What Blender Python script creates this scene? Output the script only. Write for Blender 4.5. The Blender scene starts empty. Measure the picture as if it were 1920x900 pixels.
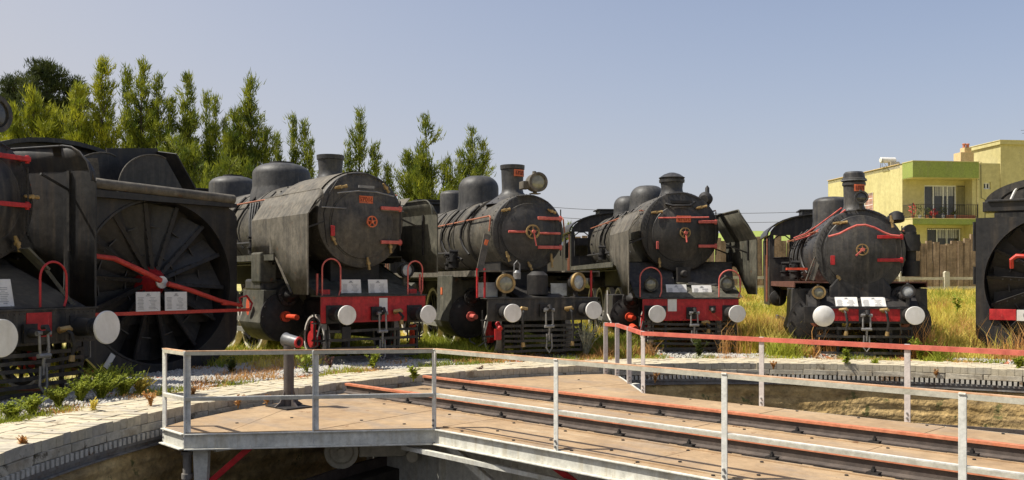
import bpy, math, random
import numpy as np
from mathutils import Vector, Matrix, noise as mnoise

random.seed(7)
rng = np.random.default_rng(7)
PI = math.pi
sc = bpy.context.scene
COL = sc.collection

# ------------------------------------------------------------------ camera
H = 1.6            # eye height above the rail tops
F = 1700.0         # focal length in photo pixels (photo 1920 wide)
cam = bpy.data.cameras.new('camera')
camo = bpy.data.objects.new('camera', cam)
COL.objects.link(camo)
camo.location = (0, 0, H)
camo.rotation_euler = (PI / 2, 0, 0)
cam.sensor_width = 36
cam.lens = 36 * F / 1920
cam.shift_y = (525 - 450) / 1920
cam.clip_start = 0.05
cam.clip_end = 3000
sc.camera = camo

# ------------------------------------------------------------------ sky, sun, exposure
SUN_EL = math.radians(56)
SUN_ROT = math.radians(-93)
w = bpy.data.worlds.new('World')
sc.world = w
w.use_nodes = True
wn = w.node_tree
bg = wn.nodes['Background']
sky = wn.nodes.new('ShaderNodeTexSky')
sky.sky_type = 'NISHITA'
sky.sun_disc = False
sky.sun_elevation = SUN_EL
sky.sun_rotation = SUN_ROT
sky.altitude = 0
sky.air_density = 0.8
sky.dust_density = 2.5
sky.ozone_density = 3.0
# pale haze low over the whole horizon and thicker towards the sun
def wnode(op, a, b=None):
    n = wn.nodes.new('ShaderNodeMath'); n.operation = op
    for i, v in enumerate((a, b)):
        if v is None: continue
        if isinstance(v, (int, float)): n.inputs[i].default_value = v
        else: wn.links.new(v, n.inputs[i])
    return n.outputs[0]
wtc = wn.nodes.new('ShaderNodeTexCoord')
wsep = wn.nodes.new('ShaderNodeSeparateXYZ'); wn.links.new(wtc.outputs['Generated'], wsep.inputs[0])
wz = wnode('MAXIMUM', wsep.outputs[2], 0.0)
hz1 = wnode('MULTIPLY', wnode('EXPONENT', wnode('MULTIPLY', wz, -4.5)), 0.93)
wdot = wn.nodes.new('ShaderNodeVectorMath'); wdot.operation = 'DOT_PRODUCT'
wn.links.new(wtc.outputs['Generated'], wdot.inputs[0])
wdot.inputs[1].default_value = (math.sin(SUN_ROT), math.cos(SUN_ROT), 0.15)
sd = wnode('ADD', wnode('MULTIPLY', wdot.outputs['Value'], 0.5), 0.5)
hz2 = wnode('MULTIPLY', wnode('POWER', wnode('MAXIMUM', sd, 0.0), 3.0), 1.1)
hf = wnode('MINIMUM', wnode('ADD', hz1, hz2), 0.93)
wmix = wn.nodes.new('ShaderNodeMix'); wmix.data_type = 'RGBA'
wn.links.new(hf, wmix.inputs[0]); wn.links.new(sky.outputs[0], wmix.inputs[6])
wmix.inputs[7].default_value = (3.78, 3.70, 3.82, 1)
wn.links.new(wmix.outputs[2], bg.inputs[0])
bg.inputs[1].default_value = 0.11

sl = bpy.data.lights.new('sun', 'SUN')
sl.energy = 4.6
sl.angle = math.radians(0.5)
sl.color = (1.0, 0.95, 0.85)
so = bpy.data.objects.new('sun', sl)
COL.objects.link(so)
dsun = Vector((math.sin(SUN_ROT) * math.cos(SUN_EL), math.cos(SUN_ROT) * math.cos(SUN_EL), math.sin(SUN_EL)))
so.rotation_euler = dsun.to_track_quat('Z', 'Y').to_euler()
so.location = dsun * 50

sc.view_settings.view_transform = 'Standard'
sc.view_settings.look = 'None'
sc.view_settings.exposure = 0.55
sc.view_settings.gamma = 1.0
sc.cycles.max_bounces = 6
sc.cycles.transparent_max_bounces = 8

# ------------------------------------------------------------------ materials
def nodes_of(name):
    m = bpy.data.materials.new(name)
    m.use_nodes = True
    nt = m.node_tree
    return m, nt, nt.nodes['Principled BSDF']

def N(nt, t, **kw):
    n = nt.nodes.new(t)
    for k, v in kw.items():
        if k in n.inputs:
            n.inputs[k].default_value = v
        else:
            setattr(n, k, v)
    return n

def surf(name, c1, c2, scale=3.0, rough=0.6, metal=0.0, bump=0.2, bscale=40.0, streak=None, c3=None,
         spots=None, coord='Object', contrast=0.18, spec=0.4, rvar=0.15, bdist=0.01, translucent=0.0, streakamt=.75, mottle=.28, mscale=11.0, runs=None):
    """weathered surface: c1/c2 mixed by noise, c3 in vertical streaks, spots = (colour, threshold, scale)"""
    m, nt, b = nodes_of(name)
    L = nt.links.new
    tc = N(nt, 'ShaderNodeTexCoord')
    co = N(nt, 'ShaderNodeNewGeometry').outputs['Position'] if coord == 'World' else tc.outputs[coord]
    n1 = N(nt, 'ShaderNodeTexNoise', Scale=scale, Detail=6.0, Roughness=0.62)
    L(co, n1.inputs['Vector'])
    r1 = N(nt, 'ShaderNodeMapRange')
    r1.inputs['From Min'].default_value = 0.5 - contrast
    r1.inputs['From Max'].default_value = 0.5 + contrast
    L(n1.outputs['Fac'], r1.inputs['Value'])
    mx = N(nt, 'ShaderNodeMix', data_type='RGBA')
    mx.inputs[6].default_value = (*c1, 1)
    mx.inputs[7].default_value = (*c2, 1)
    L(r1.outputs[0], mx.inputs[0])
    col = mx.outputs[2]
    if c3 is not None:
        mp = N(nt, 'ShaderNodeMapping')
        mp.inputs['Scale'].default_value = streak or (9, 9, 0.8)
        L(co, mp.inputs['Vector'])
        n2 = N(nt, 'ShaderNodeTexNoise', Scale=1.0, Detail=5.0, Roughness=0.6)
        L(mp.outputs[0], n2.inputs['Vector'])
        r2 = N(nt, 'ShaderNodeMapRange')
        r2.inputs['From Min'].default_value = 0.50
        r2.inputs['From Max'].default_value = 0.72
        L(n2.outputs['Fac'], r2.inputs['Value'])
        r2.inputs['To Max'].default_value = streakamt
        m2 = N(nt, 'ShaderNodeMix', data_type='RGBA')
        m2.inputs[7].default_value = (*c3, 1)
        L(col, m2.inputs[6])
        L(r2.outputs[0], m2.inputs[0])
        col = m2.outputs[2]
    if runs:
        mp5 = N(nt, 'ShaderNodeMapping'); mp5.inputs['Scale'].default_value = runs[1]; mp5.inputs['Location'].default_value = (3.1, 1.7, .6)
        L(co, mp5.inputs['Vector'])
        n5 = N(nt, 'ShaderNodeTexNoise', Scale=1.0, Detail=7.0, Roughness=0.7); L(mp5.outputs[0], n5.inputs['Vector'])
        r5 = N(nt, 'ShaderNodeMapRange'); r5.inputs['From Min'].default_value = runs[2]; r5.inputs['From Max'].default_value = runs[2] + .09; r5.inputs['To Max'].default_value = .8
        L(n5.outputs['Fac'], r5.inputs['Value'])
        m5 = N(nt, 'ShaderNodeMix', data_type='RGBA'); m5.inputs[7].default_value = (*runs[0], 1)
        L(col, m5.inputs[6]); L(r5.outputs[0], m5.inputs[0]); col = m5.outputs[2]
    if mottle:
        n4 = N(nt, 'ShaderNodeTexNoise', Scale=mscale, Detail=8.0, Roughness=0.75)
        L(co, n4.inputs['Vector'])
        r4 = N(nt, 'ShaderNodeMapRange')
        r4.inputs['From Min'].default_value = .3; r4.inputs['From Max'].default_value = .7
        r4.inputs['To Min'].default_value = 1 - mottle; r4.inputs['To Max'].default_value = 1 + mottle
        L(n4.outputs['Fac'], r4.inputs['Value'])
        hs = N(nt, 'ShaderNodeHueSaturation')
        L(r4.outputs[0], hs.inputs['Value']); L(col, hs.inputs['Color'])
        col = hs.outputs[0]
    if spots:
        n3 = N(nt, 'ShaderNodeTexNoise', Scale=spots[2], Detail=7.0, Roughness=0.7)
        L(co, n3.inputs['Vector'])
        r3 = N(nt, 'ShaderNodeMapRange')
        r3.inputs['From Min'].default_value = spots[1]
        r3.inputs['From Max'].default_value = spots[1] + 0.05
        L(n3.outputs['Fac'], r3.inputs['Value'])
        m3 = N(nt, 'ShaderNodeMix', data_type='RGBA')
        m3.inputs[7].default_value = (*spots[0], 1)
        L(col, m3.inputs[6])
        L(r3.outputs[0], m3.inputs[0])
        col = m3.outputs[2]
    L(col, b.inputs['Base Color'])
    rr = N(nt, 'ShaderNodeMapRange')
    rr.inputs['To Min'].default_value = max(0.05, rough - rvar)
    rr.inputs['To Max'].default_value = min(1, rough + rvar)
    L(n1.outputs['Fac'], rr.inputs['Value'])
    L(rr.outputs[0], b.inputs['Roughness'])
    b.inputs['Metallic'].default_value = metal
    b.inputs['Specular IOR Level'].default_value = spec
    if bump:
        nb = N(nt, 'ShaderNodeTexNoise', Scale=bscale, Detail=4.0)
        L(co, nb.inputs['Vector'])
        bp = N(nt, 'ShaderNodeBump', Strength=bump, Distance=bdist)
        L(nb.outputs['Fac'], bp.inputs['Height'])
        L(bp.outputs[0], b.inputs['Normal'])
    if translucent:
        tr = N(nt, 'ShaderNodeBsdfTranslucent')
        L(col, tr.inputs['Color'])
        ms = N(nt, 'ShaderNodeMixShader')
        ms.inputs[0].default_value = translucent
        L(b.outputs[0], ms.inputs[1])
        L(tr.outputs[0], ms.inputs[2])
        L(ms.outputs[0], nt.nodes['Material Output'].inputs[0])
    return m

M = {}
M['black'] = surf('black_paint', (.013, .013, .014), (.046, .042, .038), 2.6, .46, bump=.4, bscale=12, c3=(.095, .080, .062), streak=(9, 9, .7), bdist=.008, mottle=.45, mscale=14,
                  spots=((.085, .045, .025), .64, 6), runs=((.006, .006, .006), (14, 14, .9), .60))
M['black_plow'] = surf('plow_black', (.010, .010, .012), (.030, .028, .027), 1.8, .5, bump=.4, bscale=9, c3=(.058, .045, .033), streak=(6, 6, .5), bdist=.01, mottle=.4, mscale=9,
                  runs=((.050, .042, .036), (9, 9, .5), .62))
M['dark'] = surf('dark_iron', (.010, .010, .011), (.036, .031, .027), 5, .6, bump=.4, bscale=30, bdist=.006, mottle=.45, spots=((.075, .042, .025), .64, 12))
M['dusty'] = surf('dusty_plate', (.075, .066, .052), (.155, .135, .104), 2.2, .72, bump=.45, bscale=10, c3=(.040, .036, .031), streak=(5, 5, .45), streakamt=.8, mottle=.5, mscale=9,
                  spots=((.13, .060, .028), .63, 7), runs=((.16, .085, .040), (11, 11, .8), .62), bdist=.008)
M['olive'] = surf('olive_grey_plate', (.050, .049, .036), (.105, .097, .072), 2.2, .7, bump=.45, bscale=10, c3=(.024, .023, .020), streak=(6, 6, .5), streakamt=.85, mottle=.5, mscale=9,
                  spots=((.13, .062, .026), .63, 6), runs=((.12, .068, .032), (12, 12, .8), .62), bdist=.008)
M['boiler'] = surf('boiler_jacket', (.045, .041, .034), (.115, .100, .076), 1.9, .6, bump=.4, bscale=8, c3=(.020, .019, .018), streak=(6, 6, 1.0), streakamt=.85, mottle=.5, mscale=8,
                  spots=((.12, .058, .026), .63, 6), runs=((.15, .12, .085), (8, 8, 2.5), .63), bdist=.01)
M['dome'] = surf('dome_grey', (.034, .034, .035), (.078, .073, .066), 2.5, .55, bump=.4, bscale=16, c3=(.018, .018, .018), streak=(9, 9, .8), bdist=.008, mottle=.4, runs=((.11, .095, .075), (10, 10, .9), .62))
M['front_dusty'] = surf('dusty_smokebox_front', (.040, .037, .034), (.098, .087, .070), 2.6, .55, bump=.4, bscale=14, c3=(.12, .10, .075), streak=(10, 10, .6), bdist=.008, mottle=.45, mscale=10,
                  runs=((.014, .013, .012), (14, 14, .7), .58), spots=((.12, .06, .03), .66, 6))
M['front'] = surf('smokebox_grey', (.024, .024, .026), (.064, .059, .053), 2.6, .5, bump=.4, bscale=14, c3=(.095, .083, .065), streak=(10, 10, .6), bdist=.008, mottle=.45, mscale=11,
                  runs=((.010, .010, .010), (15, 15, .8), .59), spots=((.085, .045, .025), .67, 7))
M['red'] = surf('red_paint', (.36, .012, .016), (.50, .030, .030), 4, .5, bump=.15, c3=(.26, .012, .014), streak=(14, 14, 1.2), spots=((.10, .035, .025), .66, 14), mottle=.35, runs=((.62, .20, .16), (16, 16, 1.0), .63))
M['orange'] = surf('orange_red_paint', (.56, .055, .022), (.64, .09, .035), 5, .45, bump=.1, spots=((.20, .05, .02), .64, 14))
M['armred'] = surf('arm_red', (.46, .03, .02), (.58, .07, .045), 5, .5, bump=.15, c3=(.36, .03, .02), spots=((.20, .06, .04), .67, 12))
M['pink'] = surf('faded_red_paint', (.50, .085, .075), (.60, .16, .12), 6, .6, bump=.1, c3=(.36, .04, .035), spots=((.22, .06, .04), .64, 12))
M['copper'] = surf('rusty_pipe', (.26, .085, .045), (.42, .16, .09), 8, .55, bump=.1)
M['brass'] = surf('aged_brass', (.22, .14, .05), (.38, .26, .11), 9, .5, metal=.3, bump=.15)
M['white'] = surf('white_enamel', (.62, .60, .56), (.72, .70, .67), 4, .5, bump=.05, c3=(.52, .49, .43), streak=(7, 7, 1.5), streakamt=.5, spots=((.36, .31, .24), .67, 9), mottle=.07)
M['whitemetal'] = surf('worn_white_tyre', (.50, .46, .40), (.66, .62, .56), 6, .55, bump=.1)
M['silver'] = surf('silver_paint', (.12, .12, .125), (.19, .19, .19), 6, .45, metal=.2, bump=.2, spots=((.05, .05, .05), .62, 12))
M['greysteel'] = surf('grey_steel', (.16, .16, .16), (.26, .25, .24), 6, .5, metal=.3, bump=.15)
M['glass'] = surf('lantern_glass', (.16, .15, .10), (.26, .25, .18), 8, .12, bump=.0, spec=.8, rvar=.05)
M['glassgrey'] = surf('cloudy_glass', (.30, .31, .31), (.42, .43, .43), 8, .2, bump=.0, spec=.8, rvar=.05)
M['plate'] = surf('number_plate_orange', (.55, .10, .035), (.66, .18, .07), 12, .55, bump=.1)
M['letter'] = surf('dark_lettering', (.16, .03, .01), (.20, .04, .02), 12, .6, bump=0)
M['print'] = surf('grey_print', (.22, .22, .22), (.30, .30, .30), 12, .7, bump=0)
M['railbeige'] = surf('beige_rail', (.42, .39, .31), (.52, .49, .40), 5, .6, bump=.15, spots=((.24, .12, .05), .66, 22))
M['farpost'] = surf('grey_pink_post', (.42, .38, .36), (.52, .48, .45), 5, .6, bump=.15, spots=((.24, .12, .06), .68, 22))
M['railing'] = surf('railing_paint', (.58, .57, .52), (.68, .66, .60), 5, .55, bump=.15, bscale=30, c3=(.50, .46, .36), streak=(20, 20, 2), spots=((.22, .11, .05), .66, 22))
M['railtop'] = surf('rusty_rail_top', (.52, .27, .13), (.66, .44, .28), 7, .6, bump=.1)
M['fascia'] = surf('bridge_fascia', (.52, .51, .45), (.64, .62, .54), 3, .6, bump=.2, bscale=20, c3=(.42, .37, .26), streak=(14, 14, 1.5), spots=((.24, .13, .06), .68, 12))
M['redbrace'] = surf('red_brace', (.50, .015, .02), (.58, .03, .03), 6, .5, bump=.1)
M['farrail'] = surf('sun_bleached_red', (.46, .10, .07), (.54, .15, .10), 5, .6, bump=.1)
M['deck'] = surf('rusty_checker_plate', (.30, .195, .105), (.42, .295, .17), .8, .75, bump=.5, bscale=70, c3=(.27, .21, .155), streak=(.9, 2.6, 1.3), streakamt=.9,
                 spots=((.20, .105, .05), .64, 3.5), bdist=.004, mottle=.22, mscale=6, runs=((.44, .34, .22), (.7, 3.5, 1), .60))
M['rail'] = surf('rail_web', (.060, .048, .042), (.11, .085, .07), 6, .7, bump=.2)
M['railhead'] = surf('rusty_rail_head', (.42, .13, .06), (.54, .22, .12), 8, .65, bump=.1)
M['paver'] = surf('white_paver', (.46, .39, .265), (.56, .49, .35), 1.6, .85, bump=.5, bscale=50, c3=(.38, .35, .29), streak=(3, 3, 3), spots=((.27, .215, .14), .60, 1.7), bdist=.004, coord='World', mottle=.22, mscale=14, runs=((.22, .18, .12), (.9, .9, .9), .63))
M['paver2'] = surf('grey_paver', (.37, .325, .25), (.47, .42, .33), 2, .85, bump=.5, bscale=50, spots=((.20, .17, .12), .60, 3), bdist=.004, coord='World', mottle=.25, runs=((.24, .13, .06), (2.2, 2.2, 2.2), .64))
M['stone'] = surf('edge_stone', (.40, .35, .26), (.54, .48, .37), 1.6, .85, bump=.5, bscale=30, c3=(.24, .17, .09), streak=(2.5, 2.5, 4), bdist=.006, coord='World', mottle=.35, spots=((.12, .095, .06), .58, 2.6), runs=((.34, .17, .07), (2.0, 2.0, 2.0), .65))
M['rack'] = surf('rack_teeth', (.42, .38, .31), (.58, .54, .46), 6, .7, bump=.2, spots=((.20, .12, .06), .55, 1.6), coord='World')
M['rackbeam'] = surf('rack_beam', (.16, .15, .14), (.25, .23, .20), 3, .7, bump=.3, c3=(.12, .07, .04))
M['pitwall'] = surf('pit_wall', (.40, .26, .095), (.64, .46, .21), 1.1, .9, bump=.9, bscale=9, c3=(.20, .14, .075), streak=(.9, .9, 7),
                    spots=((.16, .15, .05), .60, 3.5), bdist=.05, mottle=.5, mscale=5)
M['pitfloor'] = surf('pit_floor', (.030, .026, .022), (.060, .052, .042), 2, .95, bump=.5, bscale=20, bdist=.02)
M['mortar'] = surf('mortar_bed', (.34, .30, .23), (.44, .39, .30), 6, .95, bump=.4)
M['ballast'] = surf('ballast_stone', (.30, .28, .24), (.52, .49, .44), 30, .9, bump=0)
M['wood'] = surf('old_sleeper', (.19, .13, .078), (.36, .26, .17), 2.2, .85, bump=.5, bscale=12, c3=(.10, .07, .045), streak=(9, 9, .7), coord='World', mottle=.35,
                 spots=((.30, .25, .17), .66, 5), bdist=.012)
M['concrete'] = surf('pale_concrete', (.40, .37, .28), (.52, .48, .38), 3, .9, bump=.3)
M['bark'] = surf('bark', (.055, .042, .032), (.10, .08, .06), 6, .9, bump=.5)
M['leaf_a'] = surf('feathery_leaf_yellow', (.15, .185, .014), (.40, .40, .028), 1.6, .7, bump=0, coord='Object', contrast=.12, translucent=.35)
M['leaf_b'] = surf('feathery_leaf_green', (.075, .115, .014), (.31, .33, .030), 1.6, .7, bump=0, contrast=.12, translucent=.35)
M['leaf_c'] = surf('dark_pine_leaf', (.028, .045, .014), (.085, .100, .020), .8, .75, bump=0, contrast=.12, translucent=.25)
M['grass_y'] = surf('yellow_grass', (.60, .50, .07), (.74, .60, .15), .35, .8, bump=0, contrast=.1, translucent=.3)
M['grass_g'] = surf('green_weed', (.20, .25, .025), (.38, .40, .04), .5, .8, bump=0, contrast=.1, translucent=.3)
M['grass_d'] = surf('dry_weed', (.46, .22, .06), (.62, .36, .13), .6, .85, bump=0, contrast=.1, translucent=.2)
M['bush'] = surf('bush_leaf', (.045, .070, .016), (.13, .15, .03), 2.5, .7, bump=0, contrast=.15, translucent=.3)
M['paleleaf'] = surf('pale_seed_heads', (.42, .42, .30), (.56, .56, .44), 5, .8, bump=0, translucent=.2)
M['flower'] = surf('red_flower', (.45, .02, .04), (.6, .05, .06), 5, .7, bump=0)
M['ground'] = surf('ground_soil', (.34, .31, .09), (.52, .43, .16), .45, .95, bump=.6, bscale=6, c3=(.24, .28, .04), streak=(.5, .5, .5),
                   spots=((.34, .29, .22), .62, 1.6), bdist=.05)
M['hill'] = surf('hill_grass', (.20, .26, .045), (.28, .32, .07), .05, .95, bump=.3, bscale=1, spots=((.07, .08, .03), .6, .35), bdist=.3)
M['yellow'] = surf('yellow_render', (.45, .395, .18), (.53, .475, .235), .5, .85, bump=.15, bscale=6, c3=(.40, .35, .17), streak=(1.5, 1.5, .3), spots=((.27, .24, .15), .66, 1.2), mottle=.15, mscale=4)
M['green'] = surf('green_render', (.21, .26, .06), (.26, .31, .08), .6, .85, bump=.15, bscale=6, c3=(.22, .23, .10), streak=(2, 2, .5), spots=((.16, .16, .10), .64, 1.5))
M['cream'] = surf('cream_cladding', (.58, .51, .26), (.66, .58, .32), 1, .85, bump=.1)
M['frame_w'] = surf('white_window_frame', (.70, .70, .70), (.76, .76, .76), 3, .5, bump=0)
M['pane'] = surf('dark_pane', (.030, .030, .030), (.060, .058, .052), 1.5, .12, bump=0, spec=.6, rvar=.05)
M['curtain'] = surf('curtain', (.40, .40, .42), (.55, .55, .56), 2, .9, bump=0, c3=(.28, .28, .30), streak=(9, 9, .2))
M['iron'] = surf('black_iron_rail', (.02, .02, .02), (.035, .03, .03), 4, .6, bump=0)
M['brick'] = surf('chimney_render', (.50, .36, .18), (.58, .44, .24), 3, .9, bump=.2)
M['terracotta'] = surf('terracotta', (.38, .12, .06), (.46, .17, .09), 4, .8, bump=.1)
M['darkred'] = surf('rusty_brown', (.11, .045, .03), (.17, .07, .045), 5, .7, bump=.2)

# ------------------------------------------------------------------ mesh builder
class MB:
    def __init__(s):
        s.v = []; s.f = []
    def add(s, vs, fs, mat=None):
        o = len(s.v)
        if mat is not None:
            vs = [tuple(mat @ Vector(v)) for v in vs]
        s.v.extend(vs)
        s.f.extend([tuple(i + o for i in f) for f in fs])
        return s
    def box(s, c, d, rot=None):
        x, y, z = d[0] / 2, d[1] / 2, d[2] / 2
        vs = [Vector((sx * x, sy * y, sz * z)) for sx in (-1, 1) for sy in (-1, 1) for sz in (-1, 1)]
        if rot is not None:
            vs = [rot @ v for v in vs]
        vs = [tuple(v + Vector(c)) for v in vs]
        return s.add(vs, [(0, 1, 3, 2), (4, 6, 7, 5), (0, 4, 5, 1), (2, 3, 7, 6), (0, 2, 6, 4), (1, 5, 7, 3)])
    def bar(s, p0, p1, wd, ht, up=(0, 0, 1)):
        p0 = Vector(p0); p1 = Vector(p1); d = p1 - p0
        L = d.length
        y = d.normalized(); u = Vector(up)
        x = y.cross(u)
        if x.length < 1e-4:
            x = y.cross(Vector((1, 0, 0)))
        x.normalize(); z = x.cross(y)
        R = Matrix((x, y, z)).transposed()
        return s.box(tuple((p0 + p1) / 2), (wd, L, ht), R)
    def cyl(s, p0, p1, r0, r1=None, n=24, cap=True):
        r1 = r0 if r1 is None else r1
        return s.rings([(p0, r0), (p1, r1)], n, cap)
    def rings(s, prs, n=24, cap=True):
        """circular sections (point, radius) joined along one straight axis"""
        a = Vector(prs[0][0]); b = Vector(prs[-1][0])
        d = (b - a)
        if d.length < 1e-6:
            d = Vector((0, 0, 1))
        d.normalize()
        u = d.cross(Vector((0, 0, 1)))
        if u.length < 1e-3:
            u = Vector((1, 0, 0))
        u.normalize(); v = d.cross(u)
        vs = []
        for p, r in prs:
            for i in range(n):
                t = 2 * PI * i / n
                vs.append(tuple(Vector(p) + u * (r * math.cos(t)) + v * (r * math.sin(t))))
        fs = []
        for k in range(len(prs) - 1):
            for i in range(n):
                j = (i + 1) % n
                fs.append((k * n + i, k * n + j, (k + 1) * n + j, (k + 1) * n + i))
        if cap:
            fs.append(tuple(range(n))[::-1]); fs.append(tuple((len(prs) - 1) * n + i for i in range(n)))
        return s.add(vs, fs)
    def tube(s, pts, r, n=8):
        pts = [Vector(p) for p in pts]
        vs = []; fs = []
        prev = None
        for k, p in enumerate(pts):
            d = (pts[min(k + 1, len(pts) - 1)] - pts[max(k - 1, 0)]).normalized()
            if prev is None:
                u = d.cross(Vector((0, 0, 1)))
                if u.length < 1e-2:
                    u = d.cross(Vector((1, 0, 0)))
            else:
                u = prev - d * prev.dot(d)
            u.normalize(); prev = u
            v = d.cross(u)
            rr = r[k] if isinstance(r, (list, tuple)) else r
            for i in range(n):
                t = 2 * PI * i / n
                vs.append(tuple(p + u * (rr * math.cos(t)) + v * (rr * math.sin(t))))
        for k in range(len(pts) - 1):
            for i in range(n):
                j = (i + 1) % n
                fs.append((k * n + i, k * n + j, (k + 1) * n + j, (k + 1) * n + i))
        fs.append(tuple(range(n))[::-1]); fs.append(tuple((len(pts) - 1) * n + i for i in range(n)))
        return s.add(vs, fs)
    def ringdisc(s, c, ax, ri, ro, h, n=32):
        """flat ring (washer) of depth h along ax"""
        c = Vector(c); d = Vector(ax).normalized()
        u = d.cross(Vector((0, 0, 1)))
        if u.length < 1e-3:
            u = Vector((1, 0, 0))
        u.normalize(); v = d.cross(u)
        vs = []
        for r, k in ((ri, 0), (ro, 0), (ro, h), (ri, h)):
            for i in range(n):
                t = 2 * PI * i / n
                vs.append(tuple(c + d * k + u * (r * math.cos(t)) + v * (r * math.sin(t))))
        fs = []
        for k in range(4):
            for i in range(n):
                j = (i + 1) % n; k2 = (k + 1) % 4
                fs.append((k * n + i, k * n + j, k2 * n + j, k2 * n + i))
        return s.add(vs, fs)
    def prism(s, poly, axis, a, b):
        """2D outline extruded along an axis ('x': outline is (y,z); 'y': (x,z); 'z': (x,y))"""
        def P(q, k):
            return {'x': (k, q[0], q[1]), 'y': (q[0], k, q[1]), 'z': (q[0], q[1], k)}[axis]
        n = len(poly)
        vs = [P(q, a) for q in poly] + [P(q, b) for q in poly]
        fs = [tuple(range(n)), tuple(range(2 * n - 1, n - 1, -1))]
        for i in range(n):
            j = (i + 1) % n
            fs.append((i, i + n, j + n, j))
        return s.add(vs, fs)
    def grid(s, rows):
        """rows of equal-length point lists -> sheet"""
        n = len(rows[0]); vs = [tuple(p) for r in rows for p in r]
        fs = [(k * n + i, k * n + i + 1, (k + 1) * n + i + 1, (k + 1) * n + i) for k in range(len(rows) - 1) for i in range(n - 1)]
        return s.add(vs, fs)
    def mesh(s, name, smooth=35):
        me = bpy.data.meshes.new(name)
        me.from_pydata(s.v, [], s.f)
        import bmesh
        bm = bmesh.new(); bm.from_mesh(me)
        bmesh.ops.recalc_face_normals(bm, faces=bm.faces)
        bm.to_mesh(me); bm.free()
        if smooth:
            me.polygons.foreach_set('use_smooth', [True] * len(me.polygons))
            me.set_sharp_from_angle(angle=math.radians(smooth))
        return me
    def build(s, name, mat, parent=None, smooth=35, bevel=0, solid=0, kind=None, label=None):
        me = s.mesh(name, smooth)
        me.materials.append(mat if not isinstance(mat, str) else M[mat])
        o = bpy.data.objects.new(name, me)
        COL.objects.link(o)
        if parent is not None:
            o.parent = parent
        if solid:
            md = o.modifiers.new('solid', 'SOLIDIFY'); md.thickness = solid; md.offset = 0
        if bevel:
            md = o.modifiers.new('bevel', 'BEVEL'); md.width = bevel; md.segments = 2; md.limit_method = 'ANGLE'
            md.angle_limit = math.radians(40)
        if kind:
            o['kind'] = kind
        if label:
            o['label'] = label
        return o

def tag(o, label=None, cat=None, group=None, kind=None):
    if label: o['label'] = label
    if cat: o['category'] = cat
    if group: o['group'] = group
    if kind: o['kind'] = kind
    return o

def empty(name, loc=(0, 0, 0), rz=0, parent=None):
    o = bpy.data.objects.new(name, None)
    o.empty_display_size = .3
    COL.objects.link(o)
    o.location = loc; o.rotation_euler = (0, 0, rz)
    if parent is not None:
        o.parent = parent
    return o

def inst(src, loc=None, rot=None, parent=None, name=None):
    o = src.copy()
    COL.objects.link(o)
    if name: o.name = name
    if parent is not None: o.parent = parent
    if loc is not None: o.location = loc
    if rot is not None: o.rotation_euler = rot
    return o

def copy_tree(o, parent=None):
    c = o.copy(); COL.objects.link(c)
    if parent is not None: c.parent = parent
    for ch in list(o.children):
        copy_tree(ch, c)
    return c

def at(px, py, Y):
    return ((px - 960) / F * Y, Y, H - (py - 525) * Y / F)

def raw_mesh(name, V, T, mat, parent=None, kind=None):
    """numpy verts (n,3), faces (m,3)"""
    me = bpy.data.meshes.new(name)
    me.vertices.add(len(V)); me.vertices.foreach_set('co', np.asarray(V, np.float32).ravel())
    nf, k = T.shape
    me.loops.add(nf * k); me.loops.foreach_set('vertex_index', np.asarray(T, np.int32).ravel())
    me.polygons.add(nf); me.polygons.foreach_set('loop_start', np.arange(0, nf * k, k, dtype=np.int32))
    me.update(calc_edges=True); me.validate()
    me.materials.append(M[mat] if isinstance(mat, str) else mat)
    o = bpy.data.objects.new(name, me)
    COL.objects.link(o)
    if parent is not None: o.parent = parent
    if kind: o['kind'] = kind
    return o

def text_mesh(txt, size, ext, name, mat, parent, loc, rot):
    cu = bpy.data.curves.new(name, 'FONT')
    cu.body = txt; cu.size = size; cu.extrude = ext; cu.align_x = 'CENTER'; cu.align_y = 'CENTER'
    tmp = bpy.data.objects.new('tmp', cu); COL.objects.link(tmp)
    bpy.context.view_layer.update()
    me = bpy.data.meshes.new_from_object(tmp.evaluated_get(bpy.context.evaluated_depsgraph_get()))
    bpy.data.objects.remove(tmp)
    me.materials.clear(); me.materials.append(M[mat])
    o = bpy.data.objects.new(name, me); COL.objects.link(o)
    if parent is not None: o.parent = parent
    o.location = loc; o.rotation_euler = rot
    return o

# ------------------------------------------------------------------ layout constants
CX, CY = 4.35, 8.45            # centre of the turntable pit
R_PIT = 9.06
R_OUT = 10.16
DZ = -0.15                     # deck plate level
U = Vector((.7071, -.7071, 0)); NN = Vector((.7071, .7071, 0))

def sstep(t):
    t = max(0., min(1., t)); return t * t * (3 - 2 * t)
def ground_z(x, y):
    g = 1.05 * sstep((y - 27) / 14.0) + 0.10 * sstep((y - 60) / 60.)
    g += 0.05 * mnoise.noise(Vector((x * .35, y * .35, 0))) * sstep((math.hypot(x - CX, y - CY) - 10.6) / 2)
    return g - 0.03

# ------------------------------------------------------------------ ground
def build_ground():
    radii = [R_OUT - .02, 10.4, 10.8, 11.3, 12, 13, 14, 15.5, 17, 18.5, 20, 22, 24, 26, 28, 30, 32, 34, 36, 39, 42, 46, 52, 60, 75, 95, 130, 190, 300, 600, 1500]
    n = 180
    b = MB(); rows = []
    for r in radii:
        rows.append([(CX + r * math.sin(2 * PI * i / n), CY + r * math.cos(2 * PI * i / n)) for i in range(n + 1)])
    rows = [[(x, y, ground_z(x, y)) for x, y in row] for row in rows]
    b.grid(rows)
    o = b.build('ground', 'ground', smooth=60)
    tag(o, kind='structure')
build_ground()

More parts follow.
